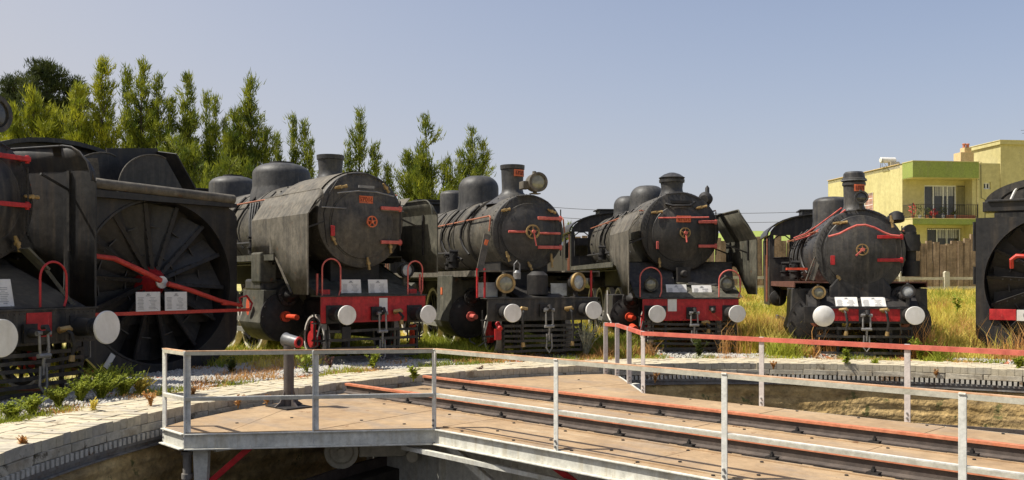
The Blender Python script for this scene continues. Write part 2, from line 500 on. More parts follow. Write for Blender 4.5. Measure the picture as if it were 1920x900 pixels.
def build_hill():
    b = MB(); rows = []
    for j in range(14):
        y = 130 + j * 14
        row = []
        for i in range(60):
            x = -60 + i * 5.0
            env = sstep(j / 5.) * (1 - .3 * sstep((j - 8) / 5.))
            hx = 5.0 + 6.8 * math.exp(-((x - 52) / 20.) ** 2) + 2.0 * math.exp(-((x - 95) / 30.) ** 2) + 1.0 * mnoise.noise(Vector((x * .05, y * .05, 3)))
            hx *= sstep((x + 60) / 60)
            row.append((x, y, .6 + (hx + .35 * mnoise.noise(Vector((x * .4, y * .4, 1)))) * env))
        rows.append(row)
    b.grid(rows)
    tag(b.build('grassy_hill', 'hill', smooth=80), kind='structure')
build_hill()

# ------------------------------------------------------------------ pit
def pol(r, a, z=0):
    return (CX + r * math.sin(a), CY + r * math.cos(a), z)

pit = MB()
n = 260
rows = []
for k in range(22):
    z = -.36 - k * .066
    row = []
    for i in range(n + 1):
        a = 2 * PI * i / n
        rr = R_PIT + .03 + .030 * mnoise.noise(Vector((math.sin(a) * 14, math.cos(a) * 14, z * 9))) + .015 * math.sin(z * 28 + 3 * mnoise.noise(Vector((math.sin(a) * 5, math.cos(a) * 5, 0))))
        row.append(pol(rr if k else R_PIT + .12, 2 * PI * (i % n) / n if i == n else a, z))
    rows.append(row)
pit.grid(rows)
tag(pit.build('pit_wall', 'pitwall', smooth=70), kind='structure')
fl = MB()
fl.grid([[pol(r, 2 * PI * i / 96, -1.72 + (.02 * mnoise.noise(Vector((r, i, 0))))) for i in range(97)] for r in (.01, 2, 4, 6, 7, 8, 9.2)])
tag(fl.build('pit_floor', 'pitfloor', smooth=60), kind='structure')
ringb = MB()
n = 120
ringb.grid([[pol(r, 2 * PI * i / n, z) for i in range(n + 1)] for r, z in ((7.0, -1.72), (7.0, -.95), (7.6, -.95), (7.6, -1.72))])
tag(ringb.build('ring_rail_kerb', 'pitfloor', smooth=40), kind='structure')
rr_ = MB()
rr_.grid([[pol(r, 2 * PI * i / n, z) for i in range(n + 1)] for r, z in ((7.27, -.95), (7.27, -.82), (7.33, -.82), (7.33, -.95))])
tag(rr_.build('ring_rail', 'rail', smooth=40), kind='structure')

# coping: bed, pavers, edge stones, rack
coping = MB()
n = 200
coping.grid([[pol(r, 2 * PI * i / n, z) for i in range(n + 1)] for r, z in ((R_PIT + .14, -.36), (R_PIT + .14, -.22), (R_PIT + .02, -.22), (R_PIT + .02, -.012), (R_OUT - .03, -.008), (R_OUT, -.12))])
coping_o = coping.build('pit_coping', 'mortar', smooth=30)
tag(coping_o, kind='structure')

def wedge(r0, r1, da, z0, z1, rag=.0022):
    """block symmetric round angle 0 (towards +Y from the pit centre), origin at the pit centre"""
    vs = []
    for z in (z0, z1):
        for r, s in ((r0, -1), (r1, -1), (r1, 1), (r0, 1)):
            a = s * da / 2
            vs.append((r * math.sin(a) + random.uniform(-rag, rag), r * math.cos(a) + random.uniform(-rag, rag), z + random.uniform(-rag, rag)))
    b = MB(); b.add(vs, [(3, 2, 1, 0), (4, 5, 6, 7), (0, 1, 5, 4), (1, 2, 6, 5), (2, 3, 7, 6), (3, 0, 4, 7)])
    return b

def angle_range(a):  # angle seen from the pit centre: part of the ring the camera can see
    return math.radians(-101) < a < math.radians(66)

pav = []
pitch = .125 / R_PIT
na = int(2 * PI / pitch)
rowr = [(R_PIT, R_PIT + .242), (R_PIT + .247, R_PIT + .462), (R_PIT + .467, R_PIT + .682), (R_PIT + .687, R_PIT + .902), (R_PIT + .907, R_OUT + .02)]
for ri, (r0, r1) in enumerate(rowr):
    for k in range(na):
        a = -PI + 2 * PI * (k + .5 * (ri % 2)) / na
        if not angle_range(a):
            continue
        if random.random() < .012:
            continue
        x, y, _ = pol((r0 + r1) / 2, a)
        d = math.hypot(x, y) - (2.0 if ri == 0 else 0)
        pav.append((d, ri, a))
pav.sort()
templates = {}
for ri, (r0, r1) in enumerate(rowr):
    for t in range(3):
        zt = -.115 if ri == 0 else -.05
        b = wedge(r0, r1, (2 * PI / na) * .965, zt, random.uniform(-.004, .004))
        me = b.mesh('paver', 0)
        me.materials.append(M['paver'] if t < 2 else M['paver2'])
        templates[ri, t] = me
rest = MB()
for i, (d, ri, a) in enumerate(pav):
    t = random.choice((0, 0, 1, 1, 1, 2)) if ri == 0 else random.choice((0, 1, 0, 1, 0, 1, 2))
    if i < 290:
        o = bpy.data.objects.new('paver', templates[ri, t])
        COL.objects.link(o); o.parent = coping_o
        o.location = (CX, CY, random.uniform(-.006, .006) - (.012 if random.random() < .05 else 0))
        o.rotation_euler = (0, 0, -a)
    else:
        Mx = Matrix.Translation((CX, CY, random.uniform(-.006, .006))) @ Matrix.Rotation(-a, 4, 'Z')
        me = templates[ri, t]
        rest.add([v.co for v in me.vertices], [tuple(p.vertices) for p in me.polygons], Mx)
rest.build('far_paver', 'paver', coping_o, smooth=0, kind='stuff')
ns = int(2 * PI * R_PIT / .62)
for k in range(ns):
    a = -PI + 2 * PI * k / ns
    if not angle_range(a):
        continue
    b = wedge(R_PIT + random.uniform(-.012, .006), R_PIT + .13, 2 * PI / ns * .975, -.218, -.122 + random.uniform(-.004, 0), .006)
    o = b.build('edge_stone', 'stone', coping_o, smooth=0, bevel=.006)
    o.location = (CX, CY, 0); o.rotation_euler = (0, 0, -a)
rk = MB()
n = 260
rk.grid([[pol(r, 2 * PI * i / n, z) for i in range(n + 1)] for r, z in ((R_PIT + .13, -.30), (R_PIT - .01, -.30), (R_PIT - .01, -.34), (R_PIT + .02, -.35), (R_PIT + .02, -.385), (R_PIT - .015, -.39), (R_PIT - .015, -.41), (R_PIT + .1, -.42))])
rk_o = rk.build('rack_rail', 'rackbeam', None, smooth=30)
tag(rk_o, kind='structure')
tb = MB()
nt_ = int(2 * PI * R_PIT / .085)
for k in range(nt_):
    a = -PI + 2 * PI * k / nt_
    if not angle_range(a): continue
    c = pol(R_PIT + .025, a, -.262)
    tb.box(c, (.050, .10, .078), Matrix.Rotation(-a, 3, 'Z'))
tb.build('rack_tooth', 'rack', rk_o, smooth=0, kind='stuff')

# ------------------------------------------------------------------ turntable bridge (local x along the bridge, local y across it)
br = empty('turntable_bridge', (CX, CY, 0), -PI / 4)
tag(br, 'rust coloured turntable bridge with white railings spanning the round pit', 'turntable')
YN, YF = -2.1, 2.28
RW = 8.86
P4 = (-5.34, YN); PM = (-6.20, -3.22); PB = (-7.08, -4.36); PC = (-7.67, -4.34)
F5 = (-5.57, YF); F4 = (-6.52, 3.17); F3 = (-7.45, 4.02); F2 = (-7.80, 4.12)
RN_, RF_ = -.90, .67          # rail centre lines

def arc_pts(p, ytarget, n=8, r=RW):
    a0 = math.atan2(p[1], p[0]); a1 = PI - math.asin(ytarget / r)
    if a0 < 0: a0 += 2 * PI
    if a1 < 0: a1 += 2 * PI
    return [(r * math.cos(a0 + (a1 - a0) * k / n), r * math.sin(a0 + (a1 - a0) * k / n)) for k in range(1, n + 1)]

def plate(poly, th=.02, z=DZ):
    b = MB(); b.prism(poly, 'z', z - th, z + random.uniform(-.002, .002))
    return b.build('deck_plate', 'deck', br, smooth=0, bevel=.004)

g = .004
xs = [-8.8, -7.2, -5.34, -3.2, -1.1, 1.0, 3.1, 5.2, 7.2, 8.8]
for i in range(len(xs) - 1):
    xa, xb = xs[i] + g, xs[i + 1] - g
    plate([(xa, RN_ + .09), (xb, RN_ + .09), (xb, RF_ - .09), (xa, RF_ - .09)])
    if xa > -5.4:
        sh = .8
        xa2 = xa + (sh if i > 2 else 0); xb2 = xb + sh
        if xb2 > 8.8: xb2 = 8.8
        plate([(xa2, YN), (xb2, YN), (xb2, RN_ - .09), (xa2, RN_ - .09)])
        plate([(xa if i > 2 else -5.57, RF_ + .09), (xb, RF_ + .09), (xb, YF), (xa if i > 2 else -5.57, YF)])
arcn = arc_pts(PC, RN_ - .09, 10)
S1 = (-6.5, RN_ - .09)
plate([P4, (P4[0], RN_ - .09), S1, (PM[0] + .01, PM[1] - .01)])
plate([(PM[0] - .01, PM[1]), (S1[0] - .01, S1[1]), (-7.6, RN_ - .09), (-7.9, -2.6), (PB[0] + .3, PB[1] + .35)])
plate([PB, (PB[0] + .29, PB[1] + .36), (-7.91, -2.6), (-7.61, RN_ - .09)] + arcn[::-1] + [PC])
arcf = arc_pts(F2, RF_ + .09, 8)
plate([F5, (F5[0], RF_ + .09), (-6.9, RF_ + .09), F4])
plate([(F4[0] - .01, F4[1]), (-6.91, RF_ + .09)] + arcf[::-1] + [F2, F3])
# raised seam strips and bolts on the plates
b = MB()
for y in (RN_ - .20, RF_ - .20, YN + .10):
    b.box((.3 if y != YN + .1 else 1.7, y, DZ + .006), (16.6 if y != YN + .1 else 14, .035, .012))
b.build('seam_strip', 'deck', br, smooth=0)
b = MB()
for k in range(44):
    b.box((-8.2 + k * .38, RN_ - .15, DZ + .004), (.26, .03, .010)); b.box((-8.2 + k * .38, RF_ - .15, DZ + .004), (.26, .03, .010))
b.build('slot', 'dark', br, smooth=0, kind='stuff')
b = MB()
for k in range(60):
    x = -8 + k * .28
    for y in (YN + .05, YN + .35, RN_ - .3, RN_ + .2, RF_ - .3, RF_ + .25, YF - .1):
        if (k + int(y * 7)) % 3 == 0 and x > -5.3:
            b.cyl((x, y, DZ), (x, y, DZ + .010), .018, n=8)
for x, y in ((-6, -1.3), (-6.8, -1.4), (-6.4, -2.4), (-7.2, -2.9), (-7.4, -1.3), (-7.3, -3.6), (-5.8, -2.2), (-6.1, 1.2), (-6.6, 2.0), (-7.4, 1.3), (-7.5, 3.0)):
    b.cyl((x, y, DZ), (x, y, DZ + .010), .02, n=8)
b.build('bolt_head', 'dark', br, smooth=0, kind='stuff')
# rails
for y in (RN_, RF_):
    xe = math.sqrt(8.93 ** 2 - y * y)
    b = MB(); b.prism([(y - .065, DZ), (y + .065, DZ), (y + .065, DZ + .012), (y + .012, DZ + .03), (y + .012, -.045), (y + .036, -.036), (y + .036, -.012), (y - .036, -.012), (y - .036, -.036), (y - .012, -.045), (y - .012, DZ + .03), (y - .065, DZ + .012)], 'x', -xe, xe)
    r = b.build('rail', 'rail', br, smooth=0)
    b = MB(); b.prism([(y - .038, -.034), (y + .038, -.034), (y + .038, -.004), (y + .030, 0), (y - .030, 0), (y - .038, -.004)], 'x', -xe - .002, xe + .002)
    b.build('rail_head', 'railhead', r, smooth=0)
cb = MB()
cb.box((0, 0, .012), (.11, .09, .024)); cb.cyl((0, -.01, .02), (0, -.01, .075), .014, n=8); cb.cyl((0, -.01, .03), (0, -.01, .052), .026, n=6)
clip0 = None
for y, s in ((RN_ - .075, 0), (RF_ - .075, .35), (RN_ + .075, .2), (RF_ + .075, .5)):
    for k in range(17):
        if clip0 is None:
            clip0 = cb.build('rail_clip', 'dark', br, smooth=0); o = clip0
        else:
            o = inst(clip0, parent=br)
        o.location = (-8.2 + s + k * .95 + random.uniform(-.04, .04), y, DZ)
# fascia channel along near edge, wing and far edge
def channel(p, q, name='fascia', out=1):
    b = MB()
    p = Vector((*p, 0)); q = Vector((*q, 0)); d = (q - p).normalized(); nrm = Vector((d.y, -d.x, 0)) * out
    def sheet(o0, z0, o1, z1):
        b.prism([(0, 0), (1, 0), (1, 1), (0, 1)], 'z', 0, 1)
    for (o0, o1, z0, z1) in ((0, .014, DZ - .175, DZ - .022), (0, .07, DZ - .190, DZ - .175), (0, .05, DZ - .022, DZ - .008)):
        vs = []
        for pp in (p, q):
            for oo, zz in ((o0, z0), (o1, z0), (o1, z1), (o0, z1)):
                v = pp + nrm * oo; vs.append((v.x, v.y, zz))
        b.add(vs, [(0, 1, 2, 3), (7, 6, 5, 4), (0, 4, 5, 1), (1, 5, 6, 2), (2, 6, 7, 3), (3, 7, 4, 0)])
    return b.build(name, 'fascia', br, smooth=0, bevel=.003)
channel(P4, (8.8, YN)); channel(PB, P4); channel(PC, PB); channel((8.8, YF), F5); channel(F5, F4); channel(F4, F3)
# girders and bracing below
for y in (-1.45, 1.5):
    b = MB(); b.box((0, y, -.82), (15.2, .02, .92)); b.box((0, y, -1.29), (15.2, .26, .02)); b.box((0, y, -.35), (15.2, .26, .02))
    for k in range(12):
        b.box((-7.2 + k * 1.3, y, -.82), (.016, .22, .90))
    b.build('main_girder', 'fascia', br, smooth=0)
b = MB()
for k in range(9):
    b.box((-7.4 + k * 1.85, 0, -.30), (.12, 4.1, .18))
b.box((-6.9, -3.0, -.30), (.10, 2.2, .14)); b.box((-6.9, 2.9, -.30), (.10, 2.0, .14))
b.build('cross_beam', 'fascia', br, smooth=0)
b = MB(); b.bar((-5.25, -1.98, -.36), (-3.3, -1.98, -1.25), .02, .09); b.bar((-5.25, -1.93, -.36), (-3.3, -1.93, -1.25), .09, .015)
b.build('diagonal_strut', 'fascia', br, smooth=0)
b = MB(); b.bar((-5.7, -2.3, -.40), (-1.2, -1.6, -.62), .06, .05)
b.build('tie_rod', 'fascia', br, smooth=0)
# column under wing corner
b = MB(); b.prism([(-.09, -.33), (.09, -.33), (.055, -1.2), (-.055, -1.2)], 'y', -.05, .05); b.box((0, 0, -.36), (.26, .2, .03))
o = b.build('corner_column', 'fascia', br, smooth=0, bevel=.004); o.location = (-7.12, -4.14, 0); o.rotation_euler = (0, 0, PI / 4)
b = MB(); b.cyl((0, 0, -.4), (0, 0, -.95), .05, n=12); b.cyl((0, 0, -.40), (0, 0, -.44), .07, n=12); b.cyl((0, 0, -.66), (0, 0, -.72), .065, n=12)
o = b.build('corner_pipe', 'rackbeam', br); o.location = (-7.28, -4.24, 0)
def loc_of(x, y):
    dx, dy = x - CX, y - CY
    return ((dx - dy) * .7071, (dx + dy) * .7071)
b = MB(); a_ = loc_of(-3.00, 10.62); c_ = loc_of(-3.98, 10.62); b.bar((*a_, -.30), (*c_, -1.15), .05, .07)
b.build('red_brace', 'redbrace', br, smooth=0, bevel=.004)
b = MB(); a_ = loc_of(.42, 9.75); c_ = loc_of(.95, 9.75); b.bar((*a_, -.38), (*c_, -.78), .05, .07)
b.build('red_brace', 'redbrace', br, smooth=0, bevel=.004)
# truck with wheel on the ring rail
b = MB(); tp = Vector((-6.93, -2.33, -.61)); ax = Vector((.80, -.60, 0)); tg = Vector((.60, .80, 0))
wh = MB(); wh.rings([(tp - ax * .05, .13), (tp - ax * .05, .19), (tp + ax * .04, .19), (tp + ax * .04, .215), (tp + ax * .07, .215), (tp + ax * .07, .16), (tp + ax * .03, .14), (tp + ax * .03, .05), (tp + ax * .10, .05)], 28)
wh.build('truck_wheel', 'concrete', br)
b.bar(tp + tg * .22 - ax * .1, tp + tg * .95 - ax * .1, .20, .17); b.bar(tp + tg * .75 + Vector((0, 0, .12)), tp + tg * 1.1 + Vector((0, 0, .12)), .30, .12)
b.cyl(tp + tg * .9 - ax * .15 - Vector((0, 0, .07)), tp + tg * .9 + ax * .15 - Vector((0, 0, .07)), .08, n=12)
b.build('truck_frame', 'concrete', br, smooth=30, bevel=.01)
# lever post
px_, py_ = loc_of(-3.07, 12.47)
lp = MB(); lp.cyl((px_, py_, DZ + .02), (px_, py_, .70), .070, n=24)
lever = lp.build('lever_post', 'greysteel', br)
lever.data.materials[0] = surf('post_grey_brown', (.060, .050, .047), (.10, .085, .075), 3, .55, bump=.15)
b = MB(); b.box((px_, py_, DZ + .012), (.56, .40, .026), None); b.build('base_plate', 'dark', lever, smooth=0, bevel=.004)
b = MB()
for k in range(4):
    d = Vector((math.cos(k * PI / 2), math.sin(k * PI / 2), 0)); s_ = Vector((-d.y, d.x, 0)) * .012
    c0 = Vector((px_, py_, 0))
    prof = [(.07, DZ + .025), (.22, DZ + .025), (.14, DZ + .08), (.09, DZ + .18), (.07, DZ + .24)]
    vs = [tuple(c0 + d * r + s_ * sg + Vector((0, 0, z))) for sg in (-1, 1) for r, z in prof]
    b.add(vs, [(0, 1, 2, 3, 4), (9, 8, 7, 6, 5)] + [(i, (i + 1) % 5, (i + 1) % 5 + 5, i + 5) for i in range(5)])
b.build('gusset', lever.data.materials[0], lever, smooth=0)
b = MB(); hc = Vector((px_, py_, .765)); dd = Vector((.93, .22, -.12)).normalized()
hc = hc + Vector((.04, .02, 0)); b.rings([(hc - dd * .13, .085), (hc - dd * .12, .098), (hc - dd * .10, .088), (hc + dd * .13, .072), (hc + dd * .13, .052), (hc - dd * .1, .05)], 24, cap=True)
b.build('socket_tube', 'silver', lever)
b = MB(); b.ringdisc(hc + dd * .125, dd, .048, .078, .02, 24); b.build('socket_rim', 'red', lever)

# railings
def post(p, z0, z1, wd=.065, off=0, mt='railing', rz=0):
    b = MB(); b.box((0, 0, (z0 + z1) / 2), (wd, .012, z1 - z0)); b.box((-wd / 2 + .006, .03, (z0 + z1) / 2), (.012, .05, z1 - z0)); b.box((0, 0, z1 + .004), (wd * .9, .03, .014))
    o = b.build('railing_post', mt, br, smooth=0, bevel=.003)
    o.location = (p[0], p[1], 0); o.rotation_euler = (0, 0, rz)
    bb = MB()
    for z in (z0 + .05, z0 + .11):
        bb.cyl((0, -.02, z), (0, 0, z), .014, n=6)
    bb.build('bolt', 'greysteel', o, smooth=0)
    return o
nearpts = [PC, PB, PM, P4, (-3.39, YN), (-1.40, YN), (.57, YN), (2.5, YN), (4.45, YN), (6.4, YN), (8.3, YN)]
for i, p in enumerate(nearpts):
    rz = 0 if i > 2 else -.92 + PI / 2 * 0
    post((p[0], p[1] - (.02 if i > 2 else 0)), DZ - .17 if i < 3 else DZ - .02, .775, wd=.058, rz=rz if i in (1, 2) else (0 if i > 2 else .3))
def angle_rail(p, q, z, mtop, mside, name, wd=.05, ht=.05, thick=.01):
    b = MB(); b.bar((*p, z), (*q, z), wd, thick); s_ = None
    d = (Vector((*q, 0)) - Vector((*p, 0))).normalized(); nrm = Vector((d.y, -d.x, 0)) * (wd / 2 - thick / 2)
    o = None
    c = MB(); c.bar(Vector((*p, z - ht / 2 - thick / 2)) + nrm, Vector((*q, z - ht / 2 - thick / 2)) + nrm, thick, ht)
    o = c.build(name, mside, br, smooth=0)
    b.build('rail_cap', mtop, o, smooth=0)
for i in range(len(nearpts) - 1):
    p, q = nearpts[i], nearpts[i + 1]
    angle_rail(p, q, .785, 'railtop', 'railbeige', 'top_rail', wd=.045, ht=.042)
    angle_rail(p, q, .255, 'railing', 'railbeige', 'middle_rail', wd=.042, ht=.034)
farpts = [F2, F3, F4, F5, (-3.54, YF), (-1.55, YF), (.45, YF), (2.4, YF), (4.4, YF), (6.4, YF)]
for i, p in enumerate(farpts):
    post((p[0], p[1]), DZ, .80, wd=.075, mt='farpost', rz=0 if i > 2 else .8)
for i in range(len(farpts) - 1):
    p, q = farpts[i], farpts[i + 1]
    angle_rail(p, q, .80, 'farrail', 'farrail', 'top_rail', wd=.055, ht=.05)

# ------------------------------------------------------------------ tracks
TR = {'E1': (-70.3, (-6.10, 12.19)), 'P1': (-54., (-6.25, 16.15)), 'E2': (-37.5, (-2.32, 17.14)), 'E3': (-20., (.84, 18.08)),
      'E4': (-4., (3.99, 19.50)), 'E5': (11., (7.24, 18.38)), 'P2': (34., (11.68, 19.31))}
def radial(a):
    a = math.radians(a); return Vector((math.sin(a), math.cos(a), 0)), Vector((math.cos(a), -math.sin(a), 0))
for i, (k, (a, O)) in enumerate(TR.items()):
    d, p = radial(a); O = Vector((*O, 0))
    # start at the outside of the coping
    s = 0.
    c = Vector((CX, CY, 0))
    t0 = 3.0
    while (O + d * t0 - c).length > R_OUT + .03 and t0 > -3: t0 -= .02
    for sg in (-1, 1):
        b = MB(); A = O + d * t0 + p * (.75 * sg); B = O + d * 19 + p * (.75 * sg)
        for zz, wd, ht in ((-.135, .13, .02), (-.08, .02, .10)):
            b.bar(A + Vector((0, 0, zz)), B + Vector((0, 0, zz)), wd, ht)
        r = b.build('track_rail', 'rail', None, smooth=0)
        tag(r, kind='structure')
        b = MB(); b.bar(A + Vector((0, 0, -.016)), B + Vector((0, 0, -.016)), .07, .034); b.build('rail_head', 'railhead', r, smooth=0)
    b = MB()
    for j in range(22):
        q = O + d * (t0 + .35 + j * .65); b.bar(q - p * 1.25 + Vector((0, 0, -.17)), q + p * 1.25 + Vector((0, 0, -.17)), .24, .14)
    o = b.build('track_sleepers', 'wood', None, smooth=0); tag(o, kind='structure')

# ------------------------------------------------------------------ locomotives (local x right as seen from the pit, y back along the engine, z up)
def circ(r, n, a0=0, a1=2 * PI):
    return [(r * math.cos(a0 + (a1 - a0) * i / n), r * math.sin(a0 + (a1 - a0) * i / n)) for i in range(n + 1)]

def info_plate(root, x, y, z, wd=.44, ht=.33, tilt=.25, yaw=0, mt='white'):
    b = MB(); b.box((0, 0, ht / 2), (wd, .012, ht))
    o = b.build('information_board', mt, root, smooth=0, bevel=.002)
    o.location = (x, y, z); o.rotation_euler = (-tilt, 0, yaw)
    t = MB()
    t.box((-.0, -.008, ht * .88), (.05, .003, .022)); t.box((0, -.008, ht * .80), (.09, .003, .012))
    zz = ht * .70
    while zz > ht * .10:
        t.box((-wd * .32 + random.uniform(0, .01), -.008, zz), (wd * random.uniform(.18, .26), .003, .008))
        t.box((wd * .16 + random.uniform(0, .02), -.008, zz), (wd * random.uniform(.10, .34), .003, .007))
        zz -= .024
    t.build('small_print', 'print', o, smooth=0, kind='stuff')

def lantern(root, x, y, z, r=.15, L=.20, rim='brass', body='front', glass='glass', yaw=0, z0=None, name='lamp'):
    b = MB(); b.rings([((0, L + .05, 0), r * .45), ((0, L, 0), r * .8), ((0, L * .7, 0), r * .95), ((0, .02, 0), r), ((0, 0, 0), r * .9)], 24)
    if z0 is not None:
        b.box((0, L * .5, (z0 - z) / 2 - r * .4), (.07, .07, abs(z0 - z) - r * .8)); b.box((0, L * .5, z0 - z + .01), (.2, .16, .02))
    b.cyl((0, L * .6, r * .8), (0, L * .6, r * 1.25), r * .25, r * .2, 12)
    o = b.build(name, body, root)
    o.location = (x, y, z); o.rotation_euler = (0, 0, yaw)
    b = MB(); b.ringdisc((0, -.035, 0), (0, 1, 0), r * .78, r * 1.04, .06, 28); b.build('rim', rim, o)
    b = MB(); b.rings([((0, -.005, 0), r * .80), ((0, -.02, 0), r * .5), ((0, -.024, 0), r * .1)], 24); b.build('lens', glass, o)
    return o

def buffer_(root, x, z, r, L=.55, mushroom=False, housing='dark'):
    b = MB()
    b.box((x, .53, z), (.34, .03, .34)); b.rings([((x, .52, z), .14), ((x, .30, z), .125), ((x, .26, z), .135), ((x, .24, z), .10)], 20)
    b.rings([((x, .25, z), .075), ((x, .05, z), .075), ((x, .02, z), r * .6)], 16)
    o = b.build('buffer', housing, root)
    d = MB()
    if mushroom:
        d.rings([((x, .045, z), r * .7), ((x, .035, z), r), ((x, .02, z), r), ((x, -.01, z), r * .85), ((x, -.035, z), r * .5), ((x, -.045, z), r * .02)], 40)
    else:
        d.rings([((x, .04, z), r * .9), ((x, .025, z), r), ((x, 0, z), r), ((x, -.008, z), r * .96), ((x, -.012, z), r * .02)], 40)
    d.build('buffer_disc', 'white', o)

def coupling(root, z, L=.55, y=.5, mt='greysteel'):
    b = MB(); b.box((0, y, z), (.22, .04, .26)); b.rings([((0, y, z), .07), ((0, y - .16, z), .055)], 12)
    b.tube([(0, y - .12, z), (0, y - .26, z + .01), (0, y - .33, z + .05), (0, y - .30, z + .10), (0, y - .22, z + .09)], .034, 8)
    o = b.build('draw_hook', 'dark', root)
    b = MB()
    for s in (-1, 1):
        b.tube([(s * .07, y - .24, z + .02), (s * .075, y - .26, z - L * .35), (s * .05, y - .24, z - L * .42)], .018, 8)
        b.cyl((s * .075, y - .24, z + .01), (s * .11, y - .24, z + .01), .035, n=10)
    b.cyl((-.11, y - .24, z + .015), (.11, y - .24, z + .015), .026, n=10)
    b.cyl((-.10, y - .25, z - L * .42), (.10, y - .25, z - L * .42), .032, n=10)
    b.cyl((0, y - .25, z - L * .42), (0, y - .23, z - L * .80), .022, n=8)
    b.tube([(-.05, y - .24, z - L * .62), (-.06, y - .24, z - L), (0, y - .24, z - L * 1.13), (.06, y - .24, z - L), (.05, y - .24, z - L * .62)], .017, 8)
    b.build('screw_link', mt, o)

def hose(root, x, z, y=.5, L=.5, side=1, cock='brass'):
    b = MB(); b.tube([(x, y, z), (x, y - .12, z + .02), (x + .02 * side, y - .2, z - .05), (x + .05 * side, y - .22, z - L * .6), (x + .03 * side, y - .20, z - L)], .026, 8)
    o = b.build('air_hose', 'dark', root)
    b = MB(); b.rings([((x - .10 * side, y - .1, z + .02), .03), ((x + .04 * side, y - .14, z + .03), .042), ((x + .08 * side, y - .15, z + .01), .02)], 10)
    b.rings([((x, y, z), .05), ((x, y - .09, z + .015), .04)], 10)
    b.build('cock', cock, o)
    b = MB(); b.rings([((x + .03 * side, y - .20, z - L), .035), ((x + .02 * side, y - .20, z - L - .09), .045)], 10); b.build('hose_end', cock, o)

def arch_rail(root, x0, x1, y, z0, z1, mt='copper', r=.016):
    R_ = (x1 - x0) / 2; xc = (x0 + x1) / 2
    pts = [(x0, y, z0), (x0, y, z1 - R_)] + [(xc - R_ * math.cos(t), y, z1 - R_ + R_ * math.sin(t)) for t in np.linspace(.2, PI - .2, 12)] + [(x1, y, z1 - R_), (x1, y, z0 + .12), (x1 - .04, y, z0)]
    b = MB(); b.tube(pts, r, 8); b.build('arch_handrail', mt, root)

def spoked_wheel(root, x, y, r, mt='dark', tyre='dark', hub='dark', spokes=12):
    b = MB(); b.ringdisc((x - .05, y, r), (1, 0, 0), r * .80, r * .90, .10, 32); b.cyl((x - .08, y, r), (x + .08, y, r), r * .2, n=16)
    for k in range(spokes):
        a = 2 * PI * k / spokes; dy, dz = math.cos(a), math.sin(a)
        b.bar((x, y + dy * r * .15, r + dz * r * .15), (x, y + dy * r * .85, r + dz * r * .85), .035, .045, up=(1, 0, 0))
    o = b.build('wheel', mt, root)
    b = MB(); b.ringdisc((x - .065, y, r), (1, 0, 0), r * .91, r, .13, 40); b.build('tyre', tyre, o)
    return o

